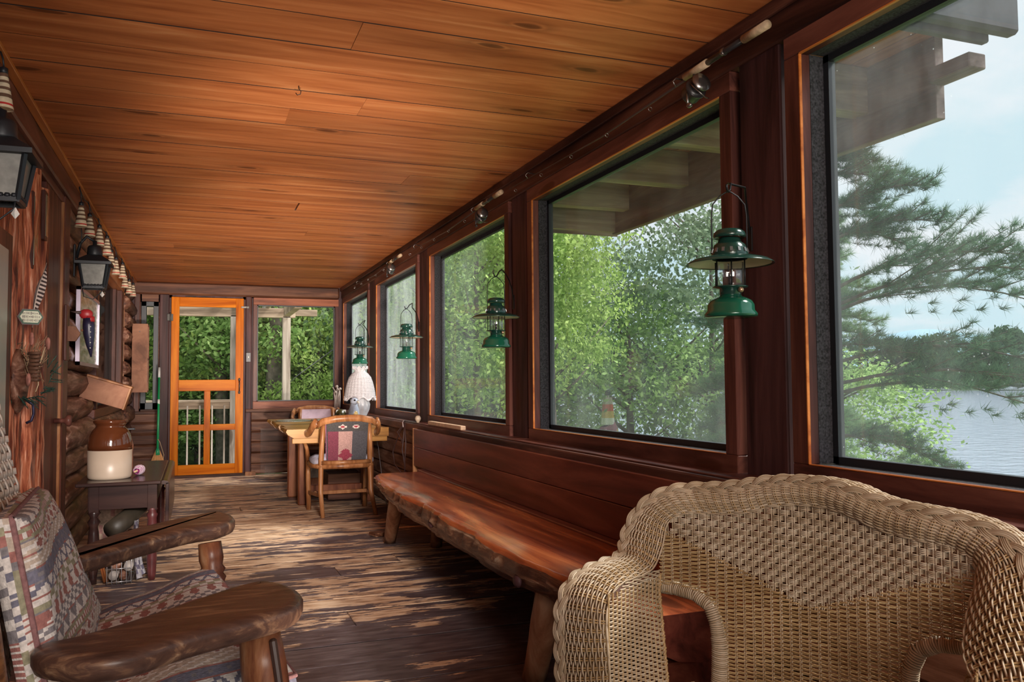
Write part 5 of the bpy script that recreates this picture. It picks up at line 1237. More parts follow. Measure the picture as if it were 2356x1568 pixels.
# ---------------------------------------------------------------- rocking chair
rk = thing('rocking_chair', 'worn wooden rocking chair with woven splint back in the left foreground', 'rocking chair', (0, 0, 0))
def slab(outl, z, th, mat, nm, zf=None, r=.014):
    """rounded slab from an outline (closed polygon in plan), z may vary with x"""
    c = Vector((sum(p[0] for p in outl) / len(outl), sum(p[1] for p in outl) / len(outl)))
    pts = []
    m = len(outl)   # Catmull-Rom refine
    for i in range(m):
        p0, p1, p2, p3 = [Vector(outl[(i + k) % m]) for k in (-1, 0, 1, 2)]
        for q in range(4):
            t_ = q / 4; pts.append(.5 * ((2 * p1) + (p2 - p0) * t_ + (2 * p0 - 5 * p1 + 4 * p2 - p3) * t_ ** 2 + (3 * p1 - p0 - 3 * p2 + p3) * t_ ** 3))
    n = len(pts); nr = []
    for i in range(n):
        t_ = (pts[(i + 1) % n] - pts[i - 1]).normalized(); nr.append(Vector((t_.y, -t_.x)))
    if sum((pts[i] - c).dot(nr[i]) for i in range(n)) < 0: nr = [-v for v in nr]
    R = []
    for off, dz in ((-.028, .0), (-r, 0), (-r * .35, -.003), (0, -r * .7), (.0, -r), (0, -th + r), (-r * .3, -th + r * .3), (-r, -th), (-.028, -th)):
        R.append([(p.x + v.x * off, p.y + v.y * off, (zf(p.x) if zf else z) + dz) for p, v in zip(pts, nr)])
    return obj(nm, MB().rings(R), mat, rk)
near = [(-.194, 1.235), (-.185, 1.262), (-.15, 1.28), (-.084, 1.335), (.0, 1.425), (.07, 1.495), (.115, 1.512), (.148, 1.47), (.165, 1.40), (.155, 1.34), (.125, 1.298), (.068, 1.262), (.0, 1.222), (-.073, 1.168), (-.13, 1.168), (-.175, 1.20)]
far = [(-.232, 1.955), (-.175, 2.10), (-.095, 2.225), (0, 2.33), (.055, 2.37), (.085, 2.33), (.098, 2.25), (.085, 2.19), (.05, 2.135), (0, 2.11), (-.086, 2.01), (-.163, 1.90), (-.215, 1.85), (-.235, 1.89)]
slab(near, .745, .036, ROCKARM, 'armrest'); slab(far, .745, .038, ROCKARM, 'armrest')
def turned(p, q, prof, nm, mat):
    p, q = Vector(p), Vector(q); d = q - p; L = d.length; M = Matrix.Translation(p) @ d.to_track_quat('Z', 'Y').to_matrix().to_4x4()
    return obj(nm, MB().lathe([(r, z * L) for r, z in prof], n=20, M=M), mat, rk)
legp = [(.026, 0), (.028, .06), (.024, .085), (.03, .10), (.024, .115), (.03, .13), (.025, .145), (.027, .17), (.033, .4), (.03, .6), (.026, .95), (.02, 1)]
turned((.095, 1.345, .705), (.175, 1.30, .07), [(.03, 0), (.034, .08), (.036, .3), (.031, .42), (.035, .43), (.031, .45), (.034, .5), (.03, 1)], 'front_post', ROCKV)
turned((.036, 2.03 + .1, .705), (.10, 2.05, .07), legp, 'front_post', ROCKV)
obj('dark_slot', MB().beam((.112, 1.313, .70), (.13, 1.30, .575), .012, .010, b=.003), plain('dark_groove', (.03, .015, .012), .4), rk)
turned((-.178, 1.235, .10), (-.34, 1.20, 1.36), [(.038, 0), (.042, .3), (.04, .55), (.034, .8), (.024, 1)], 'back_post', ROCK)
turned((-.215, 1.94, .10), (-.465, 2.02, 1.34), [(.022, 0), (.024, .3), (.022, .5), (.0205, .8), (.016, 1)], 'back_post', PALEP)
obj('arm_peg', MB().beam((-.10, 2.15, .70), (-.10, 2.15, .69), .03, .03, b=.004), ROCK, rk)
# rockers and rails
for (y0_, y1_) in ((1.22, 1.31), (1.96, 2.06)):
    R = []
    for q in range(25):
        u = q / 24; x = -.62 + .98 * u; z = .025 + .26 * (u - .62) ** 2; y_ = y0_ + (y1_ - y0_) * u; R.append([(x, y_ - .014, z), (x, y_ + .014, z), (x, y_ + .014, z + .05), (x, y_ - .014, z + .05)])
    obj('rocker', MB().rings(R, smooth=False), ROCK, rk)
obj('seat_rail', MB().tube([(.12, 1.33, .46), (.075, 2.05, .46)], .02, 10), ROCKV, rk)
obj('seat_rail', MB().tube([(-.22, 1.23, .46), (-.27, 1.95, .46)], .02, 10), ROCKV, rk)
obj('seat_rail', MB().tube([(.12, 1.33, .47), (-.22, 1.23, .47)], .02, 10), ROCKV, rk)
obj('seat_rail', MB().tube([(.075, 2.05, .47), (-.27, 1.95, .47)], .02, 10), ROCKV, rk)
obj('seat_board', MB().add([(.12, 1.33, .485), (.075, 2.05, .485), (-.27, 1.95, .485), (-.22, 1.23, .485), (.12, 1.33, .47), (.075, 2.05, .47), (-.27, 1.95, .47), (-.22, 1.23, .47)], [(0, 1, 2, 3), (7, 6, 5, 4), (0, 4, 5, 1), (1, 5, 6, 2), (2, 6, 7, 3), (3, 7, 4, 0)]), ROCKV, rk)
# woven splint back: flat strips over and under
P0, P1 = Vector((-.225, 1.27, .62)), Vector((-.335, 1.24, 1.36)); Q0, Q1 = Vector((-.275, 1.95, .62)), Vector((-.452, 2.0, 1.34))
def bk(u, v): return P0.lerp(P1, v).lerp(Q0.lerp(Q1, v), u) + Vector((-.03, 0, 0)) * math.sin(PI * u)
paths, norms = [], []
nu, nv = 34, 44
for a in range(nv):
    v = (a + .5) / nv; U = np.linspace(0, 1, nu * 2 + 1); pp = []
    for b2, u in enumerate(U): q = bk(u, v); q = q + Vector((.0035 * math.sin(PI * (b2 / 2) + PI / 2 * a), 0, 0)); pp.append(tuple(q))
    paths.append(np.array(pp)); norms.append(np.tile([1, 0, .15], (len(pp), 1)))
SPL = wickermat('pale_splint', (.50, .42, .36), (.66, .58, .52))
obj('splint_rows', strands(paths, norms, .0092, 4, flat=.14), SPL, rk, kind='stuff')
paths, norms = [], []
for b2 in range(nu):
    u = (b2 + .5) / nu; pp = []
    for a in range(nv * 2 + 1):
        v = a / (nv * 2); q = bk(u, v); q = q + Vector((-.0035 * math.sin(PI * (b2) / 1.0 + PI / 2 * (a / 2) + PI / 2), 0, 0)); pp.append(tuple(q))
    paths.append(np.array(pp)); norms.append(np.tile([1, 0, .15], (len(pp), 1)))
obj('splint_columns', strands(paths, norms, .0105, 4, flat=.14), SPL, rk, kind='stuff')

# kilim cushions: woven pattern carried by a fine grid of coloured cells
CR, TN, GY, BL, RD, OL = (.58, .53, .50), (.42, .34, .28), (.20, .18, .19), (.15, .145, .19), (.30, .13, .115), (.27, .25, .17)
BR = (.34, .19, .12)
def kilim(u, v, flip=0):
    """u along the stripe 0..1, v across 0..1 -> colour"""
    b_ = v * 13.0; k = int(b_); f = b_ - k; uu = (u * 11 + .13 * k) % 1; tri = abs(uu - .5) * 2
    j = k % 9
    if f < .06 or f > .95: return GY if j % 2 else RD
    if j == 0: return GY if tri > f else CR
    if j == 1: return (CR if abs(((u * 40) % 1) - .5) < .25 else RD) if .3 < f < .7 else OL
    if j == 2: return RD if tri + abs(f - .5) * 2 < .75 else (CR if tri + abs(f - .5) * 2 < 1.2 else TN)
    if j == 3: return TN if int(u * 30 + f * 6) % 3 else CR
    if j == 4: return BL if not (.35 < f < .65 and int(u * 60) % 4 == 0) else GY
    if j == 5: return CR if abs(tri - f) > .22 else BL
    if j == 6: return CR if int(u * 22 + (f > .5)) % 2 else OL
    if j == 7: return RD if int(tri * 5) / 5 + abs(f - .5) < .6 else CR
    return GY if (int(u * 34) + int(f * 3)) % 2 else CR
KM = colmat('kilim_cushion_fabric', .95, 260, nscale=140)
def cushion(nm, label, A, B, Cc, D, th, nrm, nu, nv, pat, puff=.02, piping=True):
    """pillow from four corners A,B (top edge) D,C (bottom edge)"""
    t = thing(nm, label, 'cushion', (0, 0, 0))
    A, B, Cc, D = map(Vector, (A, B, Cc, D)); nrm = Vector(nrm).normalized(); G = []
    for i in range(nv + 1):
        v = i / nv; row = []
        for j in range(nu + 1):
            u = j / nu; p = A.lerp(B, u).lerp(D.lerp(Cc, u), v); e = (math.sin(PI * u) * math.sin(PI * v)) ** .35
            ed = min(u, 1 - u, v, 1 - v)
            p = p + nrm * (puff * e + .006 * math.sin(9 * u + 4 * v) * e - .012 * max(0, 1 - ed / .03))
            row.append(tuple(p))
        G.append(row)
    o = obj('front_panel', MB().grid(G, lambda i, j: pat((j + .5) / nu, (i + .5) / nv)), KM, t)
    ring = [G[0][j] for j in range(nu)] + [G[i][nu] for i in range(nv)] + [G[nv][j] for j in range(nu, 0, -1)] + [G[i][0] for i in range(nv, 0, -1)]
    mid = []; bot = []; c = (A + B + Cc + D) / 4
    for p in ring:
        p = Vector(p); out = (p - c); out = (out - nrm * out.dot(nrm)).normalized(); mid.append(tuple(p - nrm * th * .5 + out * .012)); bot.append(tuple(p - nrm * th))
    R = [ring, [tuple(Vector(a).lerp(Vector(b), .5) + (Vector(b) - c).normalized() * .004) for a, b in zip(ring, mid)], mid, bot]
    nR = len(ring); mb = MB(); mb.grid([r for r in R], lambda i, j: pat(((j * 1.7) % nR) / nR * 2.2 % 1, (.12 + .3 * i) % 1), wrap=True); mb.add(bot, [tuple(range(nR))], TN)
    obj('gusset', mb, KM, t)
    if piping:
        pm = MB(); rr_ = ring[::2]; pm.tube(rr_, .0042, 6, closed=True, col=(.22, .11, .11)); obj('piping', pm, KM, t, label='maroon piping along the seam')
    return t
cushion('back_cushion', 'kilim patterned back cushion on the rocking chair', (-.212, 1.26, .912), (-.292, 1.98, .872), (-.172, 1.98, .585), (-.165, 1.26, .67), .032, (.93, -.12, .33), 110, 90, lambda u, v: kilim(u * .9 + .05, (v * 1.0 + .10 * u) % 1))
cushion('seat_cushion', 'kilim patterned seat cushion on the rocking chair with maroon piping', (-.21, 1.94, .605), (.045, 2.16, .645), (.155, 1.40, .625), (-.17, 1.26, .60), .11, (.0, 0, 1), 90, 120, lambda u, v: kilim(u * .8 + .1, (v * 1.25 + .22) % 1), puff=.018)
# ---------------------------------------------------------------- green lanterns on wall hooks
GREEN = plain('green_enamel', (.006, .075, .042), .14, .1, .7)
GREEND = plain('dark_green_enamel', (.008, .035, .026), .16, .1, .7)
WIREM = plain('dark_wire', (.02, .02, .022), .4, .7)
CHIM = glassmat('lantern_chimney', .05, (.93, .95, .95), .14, .03, specks=False)
def lantern(x, y, post_y, z, label, rz):
    t = thing('camping_lantern', label, 'lantern', (x, y, z), rz, 'green lanterns hung on hooks from the window posts')
    n = 28
    obj('fount', MB().lathe([(.0, 0), (.066, .0), (.075, .003), (.076, .010), (.068, .020), (.067, .036), (.060, .048), (.046, .056), (.034, .060), (.03, .066)], n=n), GREEN, t, label='glossy green fuel base')
    obj('collar', MB().lathe([(.028, .062), (.031, .068), (.031, .084), (.05, .087), (.051, .090), (.03, .092)], n=n), GREEND, t)
    obj('globe', MB().lathe([(.036, .092), (.040, .098), (.040, .156), (.036, .162)], n=n, caps=False), CHIM, t)
    bars = MB()
    for k in range(6):
        a = 2 * PI * k / 6 + .3; bars.tube([(.045 * math.cos(a), .045 * math.sin(a), .088), (.045 * math.cos(a), .045 * math.sin(a), .164)], .0022, 6)
    obj('guard_bars', bars, WIREM, t, kind='stuff')
    obj('burner_tube', MB().tube([(0, 0, .09), (0, 0, .13)], .006, 8), WIREM, t)
    obj('shade', MB().lathe([(.044, .178), (.075, .176), (.108, .168), (.124, .158), (.126, .155), (.123, .156), (.106, .163), (.074, .171), (.044, .172)], n=44, caps=False), GREEND, t, label='wide shallow enamel shade')
    obj('shade_lining', MB().lathe([(.118, .1575), (.09, .166), (.05, .170)], n=40, caps=False), plain('cream_lining', (.5, .4, .3), .3), t)
    v = MB(); v.lathe([(.052, .176), (.053, .184), (.049, .200), (.044, .212), (.034, .219), (.032, .226), (.030, .232)], n=n)
    obj('ventilator', v, GREEND, t)
    obj('vent_cap', MB().lathe([(.03, .236), (.045, .232), (.047, .238), (.044, .248), (.034, .256), (.018, .259), (0.001, .2595)], n=n), GREEND, t)
    sl = MB()
    for k in range(14):
        a = 2 * PI * k / 14; sl.beam((.0535 * math.cos(a), .0535 * math.sin(a), .188), (.0495 * math.cos(a), .0495 * math.sin(a), .200), .008, .003)
    obj('vent_slots', sl, plain('vent_grey', (.16, .17, .17), .3, .6), t, kind='stuff')
    obj('knob', MB().ball((.02, -.032, .078), .009, 8, 6), plain('brass_knob', (.4, .25, .15), .3, .8), t)
    b = MB(); b.tube([(.052 * math.copysign(min(1, abs(c) * 1.15), c), 0, .185 + h) for c, h in ((-1, 0), (-1.02, .06), (-.98, .11), (-.8, .145), (-.45, .17), (-.12, .182), (0, .186), (.12, .182), (.45, .17), (.8, .145), (.98, .11), (1.02, .06), (1, 0))], .0022, 6)
    obj('bail', b, WIREM, t)
    hk = thing('lantern_hook', 'curved black wire hook on a window post holding ' + label.split(',')[1].strip().replace('the nearest and largest', 'the nearest lantern').replace('second from the camera', 'the second lantern').replace('third from the camera', 'the third lantern').replace('farthest', 'the farthest lantern'), 'hook', (0, 0, 0), 0, 'wire hooks holding the lanterns')
    zb = z + .371; m = MB()
    m.tube([(1.667, post_y, zb - .10), (1.655, post_y - .005, zb - .03), (1.63, post_y - .03, zb + .015), (1.59, post_y - .08, zb + .045), (x + .07, y + .10, zb + .05), (x + .03, y + .03, zb + .03), (x + .008, y + .004, zb + .003), (x - .004, y - .004, zb - .004), (x - .012, y - .01, zb + .002), (x - .018, y - .016, zb + .014)], .0035, 7)
    obj('hook_wire', m, WIREM, hk); obj('hook_plate', MB().box(1.662, 1.668, post_y - .012, post_y + .012, zb - .14, zb - .06, .002), WIREM, hk)
    return t
lantern(1.45, 2.03, 2.22, 1.262, 'green camping lantern, the nearest and largest, against the post before the lake window', -.3)
lantern(1.45, 4.05, 4.36, 1.258, 'green camping lantern, second from the camera, before the leafy middle window', .2)
lantern(1.45, 6.01, 6.48, 1.257, 'green camping lantern, third from the camera, before the hazy window', .4)
lantern(1.45, 7.87, 8.55, 1.262, 'green camping lantern, farthest, hanging just above the wicker lamp', .5)

# ---------------------------------------------------------------- fishing rods on the header
CORK = plain('cork', (.42, .30, .19), .7, noise=.25, nscale=60); RODM = plain('rod_blank', (.05, .03, .028), .3); REELM = plain('reel_metal', (.25, .23, .22), .25, .9); REELD = plain('reel_dark', (.03, .028, .03), .3, .3)
def rod(y0, y1, reel_y, label, kind):
    t = thing('fishing_rod', label, 'fishing rod', (0, 0, 0), 0, 'fishing rods along the header beam')
    X, Z = 1.612, 2.158
    obj('blank', MB().tube([(X, y0, Z), (X + .015, (y0 + y1) / 2, Z - .025), (X + .01, y1, Z - .005)], [.006, .004, .002], 6), RODM, t)
    obj('butt_grip', MB().tube([(X, y0 - .02, Z), (X, y0 + .10, Z)], .014, 12), CORK, t)
    obj('reel_seat', MB().tube([(X, y0 + .10, Z), (X, y0 + .30, Z - .002)], .010, 10), REELD, t)
    obj('fore_grip', MB().tube([(X, y0 + .30, Z - .002), (X, y0 + .44, Z - .004)], [.014, .012], 12), CORK, t)
    obj('seat_rings', MB().tube([(X, y0 + .20, Z), (X, y0 + .215, Z)], .013, 10), REELM, t)
    g = MB()
    for k in range(5):
        yy = y0 + .7 + (y1 - y0 - .8) * k / 4; g.tube([(X + .01, yy, Z - .03 + .012 * math.sin(a)) if False else (X + .01 + .008 * math.cos(a), yy, Z - .035 + .008 * math.sin(a)) for a in [q * PI / 4 for q in range(8)]], .0015, 4, closed=True)
    obj('line_guides', g, REELM, t, kind='stuff')
    rl_ = obj('reel', MB().lathe([(.012, -.03), (.03, -.028), (.034, -.02), (.034, .01), (.038, .014), (.038, .022), (.026, .028), (.006, .03)], n=22, M=Matrix.Translation((X - .02, reel_y, Z - .085)) @ Matrix.Rotation(PI / 2 - .3, 4, 'X')), REELD, t)
    obj('spool', MB().lathe([(.027, .03), (.027, .05), (.034, .053), (.034, .058), (.01, .06)], n=20, M=Matrix.Translation((X - .02, reel_y, Z - .085)) @ Matrix.Rotation(PI / 2 - .3, 4, 'X')), REELM, rl_)
    obj('bail_wire', MB().tube([(X - .05, reel_y - .03, Z - .07), (X - .065, reel_y - .075, Z - .10), (X - .03, reel_y - .09, Z - .135), (X + .01, reel_y - .05, Z - .12)], .002, 6), REELM, rl_)
    obj('foot', MB().tube([(X, reel_y + .02, Z - .01), (X - .01, reel_y + .01, Z - .06)], .006, 8), REELM, rl_)
    obj('crank', MB().tube([(X - .02, reel_y, Z - .085), (X - .05, reel_y - .01, Z - .10), (X - .055, reel_y - .02, Z - .14)], .004, 6).ball((X - .055, reel_y - .03, Z - .145), (.009, .014, .009), 8, 6), REELD if kind else REELM, rl_)
    for yy in (y0 + .5, y1 - .3): obj('rod_clip', MB().tube([(X + .04, yy, Z + .01), (X + .0, yy, Z + .014), (X - .012, yy, Z), (X, yy, Z - .016)], .003, 6), REELM, t)
rod(2.06, 4.3, 2.42, 'fishing rod with a silver reel, nearest on the header beam', 0)
rod(4.42, 6.7, 4.72, 'fishing rod with a round dark reel, middle of the header beam', 1)
rod(6.90, 9.2, 7.2, 'fishing rod with a small reel, farthest on the header beam', 1)
t = thing('ceiling_hook', 'tiny screw hook in the ceiling boards near the middle', 'hook', (.52, 3.02, 2.27)); t.location = (.375, 3.37, 2.27)
obj('hook', MB().tube([(0, 0, 0), (0, 0, -.012), (.008, -.004, -.022), (.006, -.004, -.034), (-.006, 0, -.038), (-.012, 0, -.030)], .0018, 6), WIREM, t)

# ---------------------------------------------------------------- eave outside the lake windows
t = thing('lake_eave', 'low outdoor eave with grey rafters and orange roof boards beyond the lake windows', 'roof eave', (0, 0, 0))
for y_ in (2.62, 3.25, 3.95, 4.63):
    obj('rafter', MB().box(1.81, 2.56, y_ - .0, y_ + .085, 2.165, 2.355, .003), EAVEX, t)
obj('outer_fascia', MB().box(2.56, 2.605, 2.29, 4.87, 2.045, 2.356, .003), EAVEY, t)
obj('end_fascia', MB().box(1.81, 2.56, 4.82, 4.865, 2.055, 2.356, .003), EAVEX, t)
obj('end_fascia_strip', MB().box(1.81, 2.60, 4.866, 4.88, 2.035, 2.075, .002), EAVEX, t)
obj('barge_board', MB().box(1.81, 2.66, 2.02, 2.075, 2.27, 2.62, .012), plain('dark_barge', (.045, .045, .06), .8, noise=.3, nscale=14), t)
obj('barge_step', MB().box(1.81, 2.58, 2.076, 2.11, 2.25, 2.31, .006), bpy.data.materials['dark_barge'], t)
obj('fascia_tip', MB().box(2.52, 2.60, 2.11, 2.29, 2.17, 2.225, .004), EAVEY, t)
x = 1.80; k = 0
while x < 2.55:
    obj('roof_board', MB().box(x, x + .128, 2.09, 5.1, 2.357, 2.38, .002), SOFFIT, t); x += .137
obj('roof_skin', MB().box(1.78, 2.66, 2.05, 5.12, 2.385, 2.41), DARKVOID, t)
hr = struct('roof', 'house roof over the porch', cat='roof'); obj('roof_deck', MB().box(-3.0, 1.86, -.6, 11.0, 2.42, 2.55), DARKVOID, hr)

# ---------------------------------------------------------------- porch steps side: deck, railing, beam
t = thing('deck_railing', 'weathered grey railing with upright balusters beyond the screen door', 'railing', (0, 12.0, -.18))
obj('top_rail', MB().box(-1.6, .44, -.07, .07, 1.02, 1.055, .003), GREYX, t)
obj('under_rail', MB().box(-1.6, .44, -.02, .02, .93, 1.02, .003), GREYX, t)
obj('bottom_rail', MB().box(-1.6, .44, -.02, .02, .04, .12, .003), GREYX, t)
for k in range(13): obj('baluster', MB().box(-1.5 + .155 * k - .02 + .02, -1.5 + .155 * k + .02, -.055, -.02, .02, .98, .002), GREYW, t)
t = thing('deck_beam_frame', 'weathered post and beam frame of the outer deck beyond the end wall', 'post and beam', (0, 12.0, 0))
obj('post', MB().box(.44, .545, -.05, .05, -.18, 2.02, .004), GREYW, t); obj('post', MB().box(1.13, 1.235, -.05, .05, -.18, 2.02, .004), GREYW, t)
obj('beam', MB().box(-2.4, 1.30, -.05, .05, 2.0, 2.13, .004), GREYX, t); obj('side_beam', MB().box(1.14, 1.23, -1.4, .0, 2.02, 2.14, .004), GREYX, t); obj('beam_end', MB().box(1.30, 1.60, -.04, .04, 2.03, 2.12, .004), GREYX, t)
for x in (-.9, -.3, .3, .9): obj('rafter', MB().box(x, x + .06, -1.45, .6, 2.14, 2.23, .003), GREYW, t)
dk = thing('outer_deck', 'grey board deck outside the screen door', 'deck', (0, 0, 0))
for k in range(11): obj('deck_board', MB().box(-2.4, 1.7, 10.62 + .135 * k, 10.62 + .135 * k + .127, -.215, -.18, .002), GREYX, dk)
obj('rope', MB().tube([(1.02, 11.9, 1.02 - .1), (1.35, 12.1, 1.2), (2.1, 12.6, 1.72)], .006, 6), BLACK, None, label='dark rope slanting across behind the square end window', cat='rope')

# ---------------------------------------------------------------- terrain, lake, far shore
GR = plain('grass', (.17, .26, .06), .95, noise=.5, nscale=3)
def gz(x, y):
    base = -.45 - .03 * max(0, y - 14)
    if x > 2: base -= .17 * (x - 2) + .02 * max(0, y - 10)
    return max(-3.6, min(-.25, base + .05 * math.sin(x * 1.3) * math.cos(y * .9)))
P = [[(x, y, gz(x, y)) for x in np.arange(-14, 22, 1.0)] for y in np.arange(-12, 60, 1.5)]
gs = struct('ground', 'grassy ground around the cabin sloping to the lake', cat='ground'); obj('grass_ground', MB().grid(P), GR, gs)
m, nt, Pp = newmat('lake_water'); Pp.inputs['Base Color'].default_value = (.30, .34, .42, 1); Pp.inputs['Roughness'].default_value = .12; Pp.inputs['Specular IOR Level'].default_value = .8
co = coords(nt, (.55, .9, 1), False); nn = N(nt, 'ShaderNodeTexNoise', i_Scale=1.4); nn.inputs['Detail'].default_value = 6; nt.links.new(co, nn.inputs['Vector']); b = N(nt, 'ShaderNodeBump'); b.inputs['Strength'].default_value = .8; b.inputs['Distance'].default_value = .25; nt.links.new(nn.outputs['Fac'], b.inputs['Height']); nt.links.new(b.outputs[0], Pp.inputs['Normal'])
LAKE = m
lk = struct('lake', 'rippled blue grey lake', cat='water'); obj('water_surface', MB().add([(7, -300, -3.2), (900, -300, -3.2), (900, 900, -3.2), (7, 900, -3.2)], [(0, 1, 2, 3)]), LAKE, lk)
FARG = leafmat('far_forest_leaf', (.03, .075, .045), (.10, .19, .09), .2)
def blob_leaves(seed, n, rx, ry, rz_, size, clusters=60, crad=.35, shell=.55):
    rg = np.random.RandomState(seed)
    d = rg.normal(size=(clusters, 3)); d /= np.linalg.norm(d, axis=1)[:, None]; rad = shell + (1 - shell) * rg.rand(clusters) ** .5
    c = d * rad[:, None] * np.array([rx, ry, rz_])
    idx = rg.randint(0, clusters, n); p = c[idx] + rg.normal(size=(n, 3)) * crad * np.array([1, 1, .6])
    a = rg.normal(size=(n, 3)); a /= np.linalg.norm(a, axis=1)[:, None]; b_ = np.cross(a, rg.normal(size=(n, 3))); b_ /= np.linalg.norm(b_, axis=1)[:, None]
    s = size * (.6 + .8 * rg.rand(n))[:, None]
    V = np.stack([p - a * s, p + b_ * s * .55, p + a * s, p - b_ * s * .55], 1).reshape(-1, 3)
    F = np.arange(4 * n).reshape(-1, 4); me = bpy.data.meshes.new('foliage'); me.vertices.add(len(V)); me.vertices.foreach_set('co', V.ravel()); me.loops.add(4 * n); me.loops.foreach_set('vertex_index', F.ravel().astype(np.int32))
    me.polygons.add(n); me.polygons.foreach_set('loop_start', np.arange(0, 4 * n, 4, dtype=np.int32)); me.polygons.foreach_set('loop_total', np.full(n, 4, dtype=np.int32)); me.update(calc_edges=True); return me
far_me = [blob_leaves(50 + i, 2600, 5.5, 5.5, [9, 7.5, 10][i], .75, 30, 1.3, .5) for i in range(3)]
for q in far_me: q.materials.append(FARG)
trunkm = plain('bark_grey', (.12, .095, .08), .9, noise=.5, nscale=12, bump=.5)
ftr = MB().tube([(0, 0, -14), (0, 0, 0), (.3, 0, 8)], [.5, .4, .1], 6).mesh('trunk'); ftr.materials.append(trunkm)
rg = random.Random(21)
for k in range(64):
    a = math.radians(8 + 62 * (k + rg.random() * .7) / 64); R_ = 350 + rg.uniform(0, 45); top = rg.uniform(.75, 1.25)
    t = thing('far_shore_tree', 'one of the green trees massed along the far lake shore', 'tree', (R_ * math.sin(a) * 1.0, R_ * math.cos(a), -3.2 + 10 * top), rg.uniform(0, 6), 'trees along the far lake shore'); t.scale = (top * rg.uniform(.9, 1.4),) * 2 + (top * rg.uniform(.9, 1.15),)
    obj('foliage', far_me[k % 3], None, t, kind='stuff'); obj('trunk', ftr, None, t)
P = [[(R_ * math.sin(math.radians(d_)), R_ * math.cos(math.radians(d_)), z_) for d_ in range(0, 82, 2)] for R_, z_ in ((342, -3.3), (352, -2.4), (400, 3), (460, 6), (470, -4))]
fs = struct('far_shore', 'dark wooded bank across the lake', cat='shore'); obj('bank', MB().grid(P), plain('bank_green', (.05, .085, .045), .95, noise=.5, nscale=.2), fs)
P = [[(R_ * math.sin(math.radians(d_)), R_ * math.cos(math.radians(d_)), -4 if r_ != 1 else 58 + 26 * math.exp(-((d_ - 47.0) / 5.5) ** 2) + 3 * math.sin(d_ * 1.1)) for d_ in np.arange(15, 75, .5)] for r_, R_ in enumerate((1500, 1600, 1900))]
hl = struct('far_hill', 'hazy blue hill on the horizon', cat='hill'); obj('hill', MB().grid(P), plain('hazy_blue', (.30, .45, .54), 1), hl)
BOATW = plain('white_paint', (.75, .76, .8), .6)
for k, (dg, R_, w_) in enumerate(((50.8, 345, 9), (51.6, 345, 8), (52.4, 345, 10), (47.5, 345, 8), (48.1, 346, 5), (45.4, 344, 10))):
    a = math.radians(dg); t = thing('dock', 'small pale boat dock on the far shore, number hidden among the trees' if False else ['pale dock on the far shore near the right photo edge', 'covered dock between two others on the far shore at right', 'long dock at the far right of the far shore', 'low white dock on the far shore below the pine branch', 'short dock right of the low white one on the far shore', 'flat dock at the left of the visible far shore'][k], 'dock', (R_ * math.sin(a), R_ * math.cos(a), -3.2), -a, 'docks along the far shore')
    obj('platform', MB().box(-w_ / 2, w_ / 2, -1, 1, .3, .55), BOATW, t); 
    if k in (1, 2, 4): obj('roof', MB().box(-w_ * .3, w_ * .3, -1, 1, 2.2, 2.4), plain('dock_roof', (.2, .2, .24), .8), t); obj('boat', MB().tube([(-w_ * .25, 0, .5), (0, 0, .8), (w_ * .25, 0, .9)], [.3, .8, .2], 8), BOATW, t)
    obj('pile', MB().box(-w_ * .4, -w_ * .4 + .2, -.1, .1, -1, 2.3), trunkm, t); obj('pile', MB().box(w_ * .4 - .2, w_ * .4, -.1, .1, -1, 2.3), trunkm, t)

# ---------------------------------------------------------------- near trees
LEAF = leafmat('summer_leaf', (.14, .26, .07), (.54, .72, .30), .55); LEAFY = leafmat('yellow_green_leaf', (.20, .33, .07), (.62, .76, .28), .55); LEAFG = leafmat('grey_green_leaf', (.12, .19, .11), (.40, .50, .33), .4)
dec = [blob_leaves(i, 17000, 1.9, 1.9, 2.5, .046, 120, .26, .45) for i in (1, 2)]; decb = [blob_leaves(i, 15000, 1.7, 1.7, 1.9, .055, 110, .25, .35) for i in (3, 4)]
def crown_wood(seed, h0, h1, r):
    rg = random.Random(seed); mb = MB(); mb.tube([(0, 0, h0), (.1, .05, (h0 + h1) / 2), (.05, 0, h1)], [r, r * .75, r * .2], 8)
    for k in range(16):
        z = h0 + (h1 - h0) * (.35 + .6 * rg.random()); a = rg.uniform(0, 2 * PI); L = rg.uniform(.8, 1.8); p = [(0.08, .03, z), (L * .5 * math.cos(a), L * .5 * math.sin(a), z + .35 * L), (L * math.cos(a), L * math.sin(a), z + .8 * L)]
        mb.tube(p, [r * .32, r * .2, r * .05], 5)
    return mb.mesh('trunk')
cw1, cw2 = crown_wood(1, -5, 2.0, .13), crown_wood(2, -5, 2.0, .09)
for q in (cw1, cw2): q.materials.append(trunkm)
def mk(me, mat):
    q = me.copy(); q.materials.append(mat); return q
lib = {'a': mk(dec[0], LEAF), 'b': mk(dec[1], LEAFG), 'c': mk(dec[0], LEAFY), 'd': mk(decb[0], LEAF), 'e': mk(decb[1], LEAFY), 'f': mk(dec[1], LEAF)}
def tree(key, x, y, z, s, sz, label, group=None, wood_=0):
    t = thing('leafy_tree', label, 'tree', (x, y, z), (x * 3.1 + y) % 6, group); t.scale = (s, s, sz)
    obj('foliage', lib[key], None, t, kind='stuff'); obj('trunk', cw2 if wood_ else cw1, None, t); return t
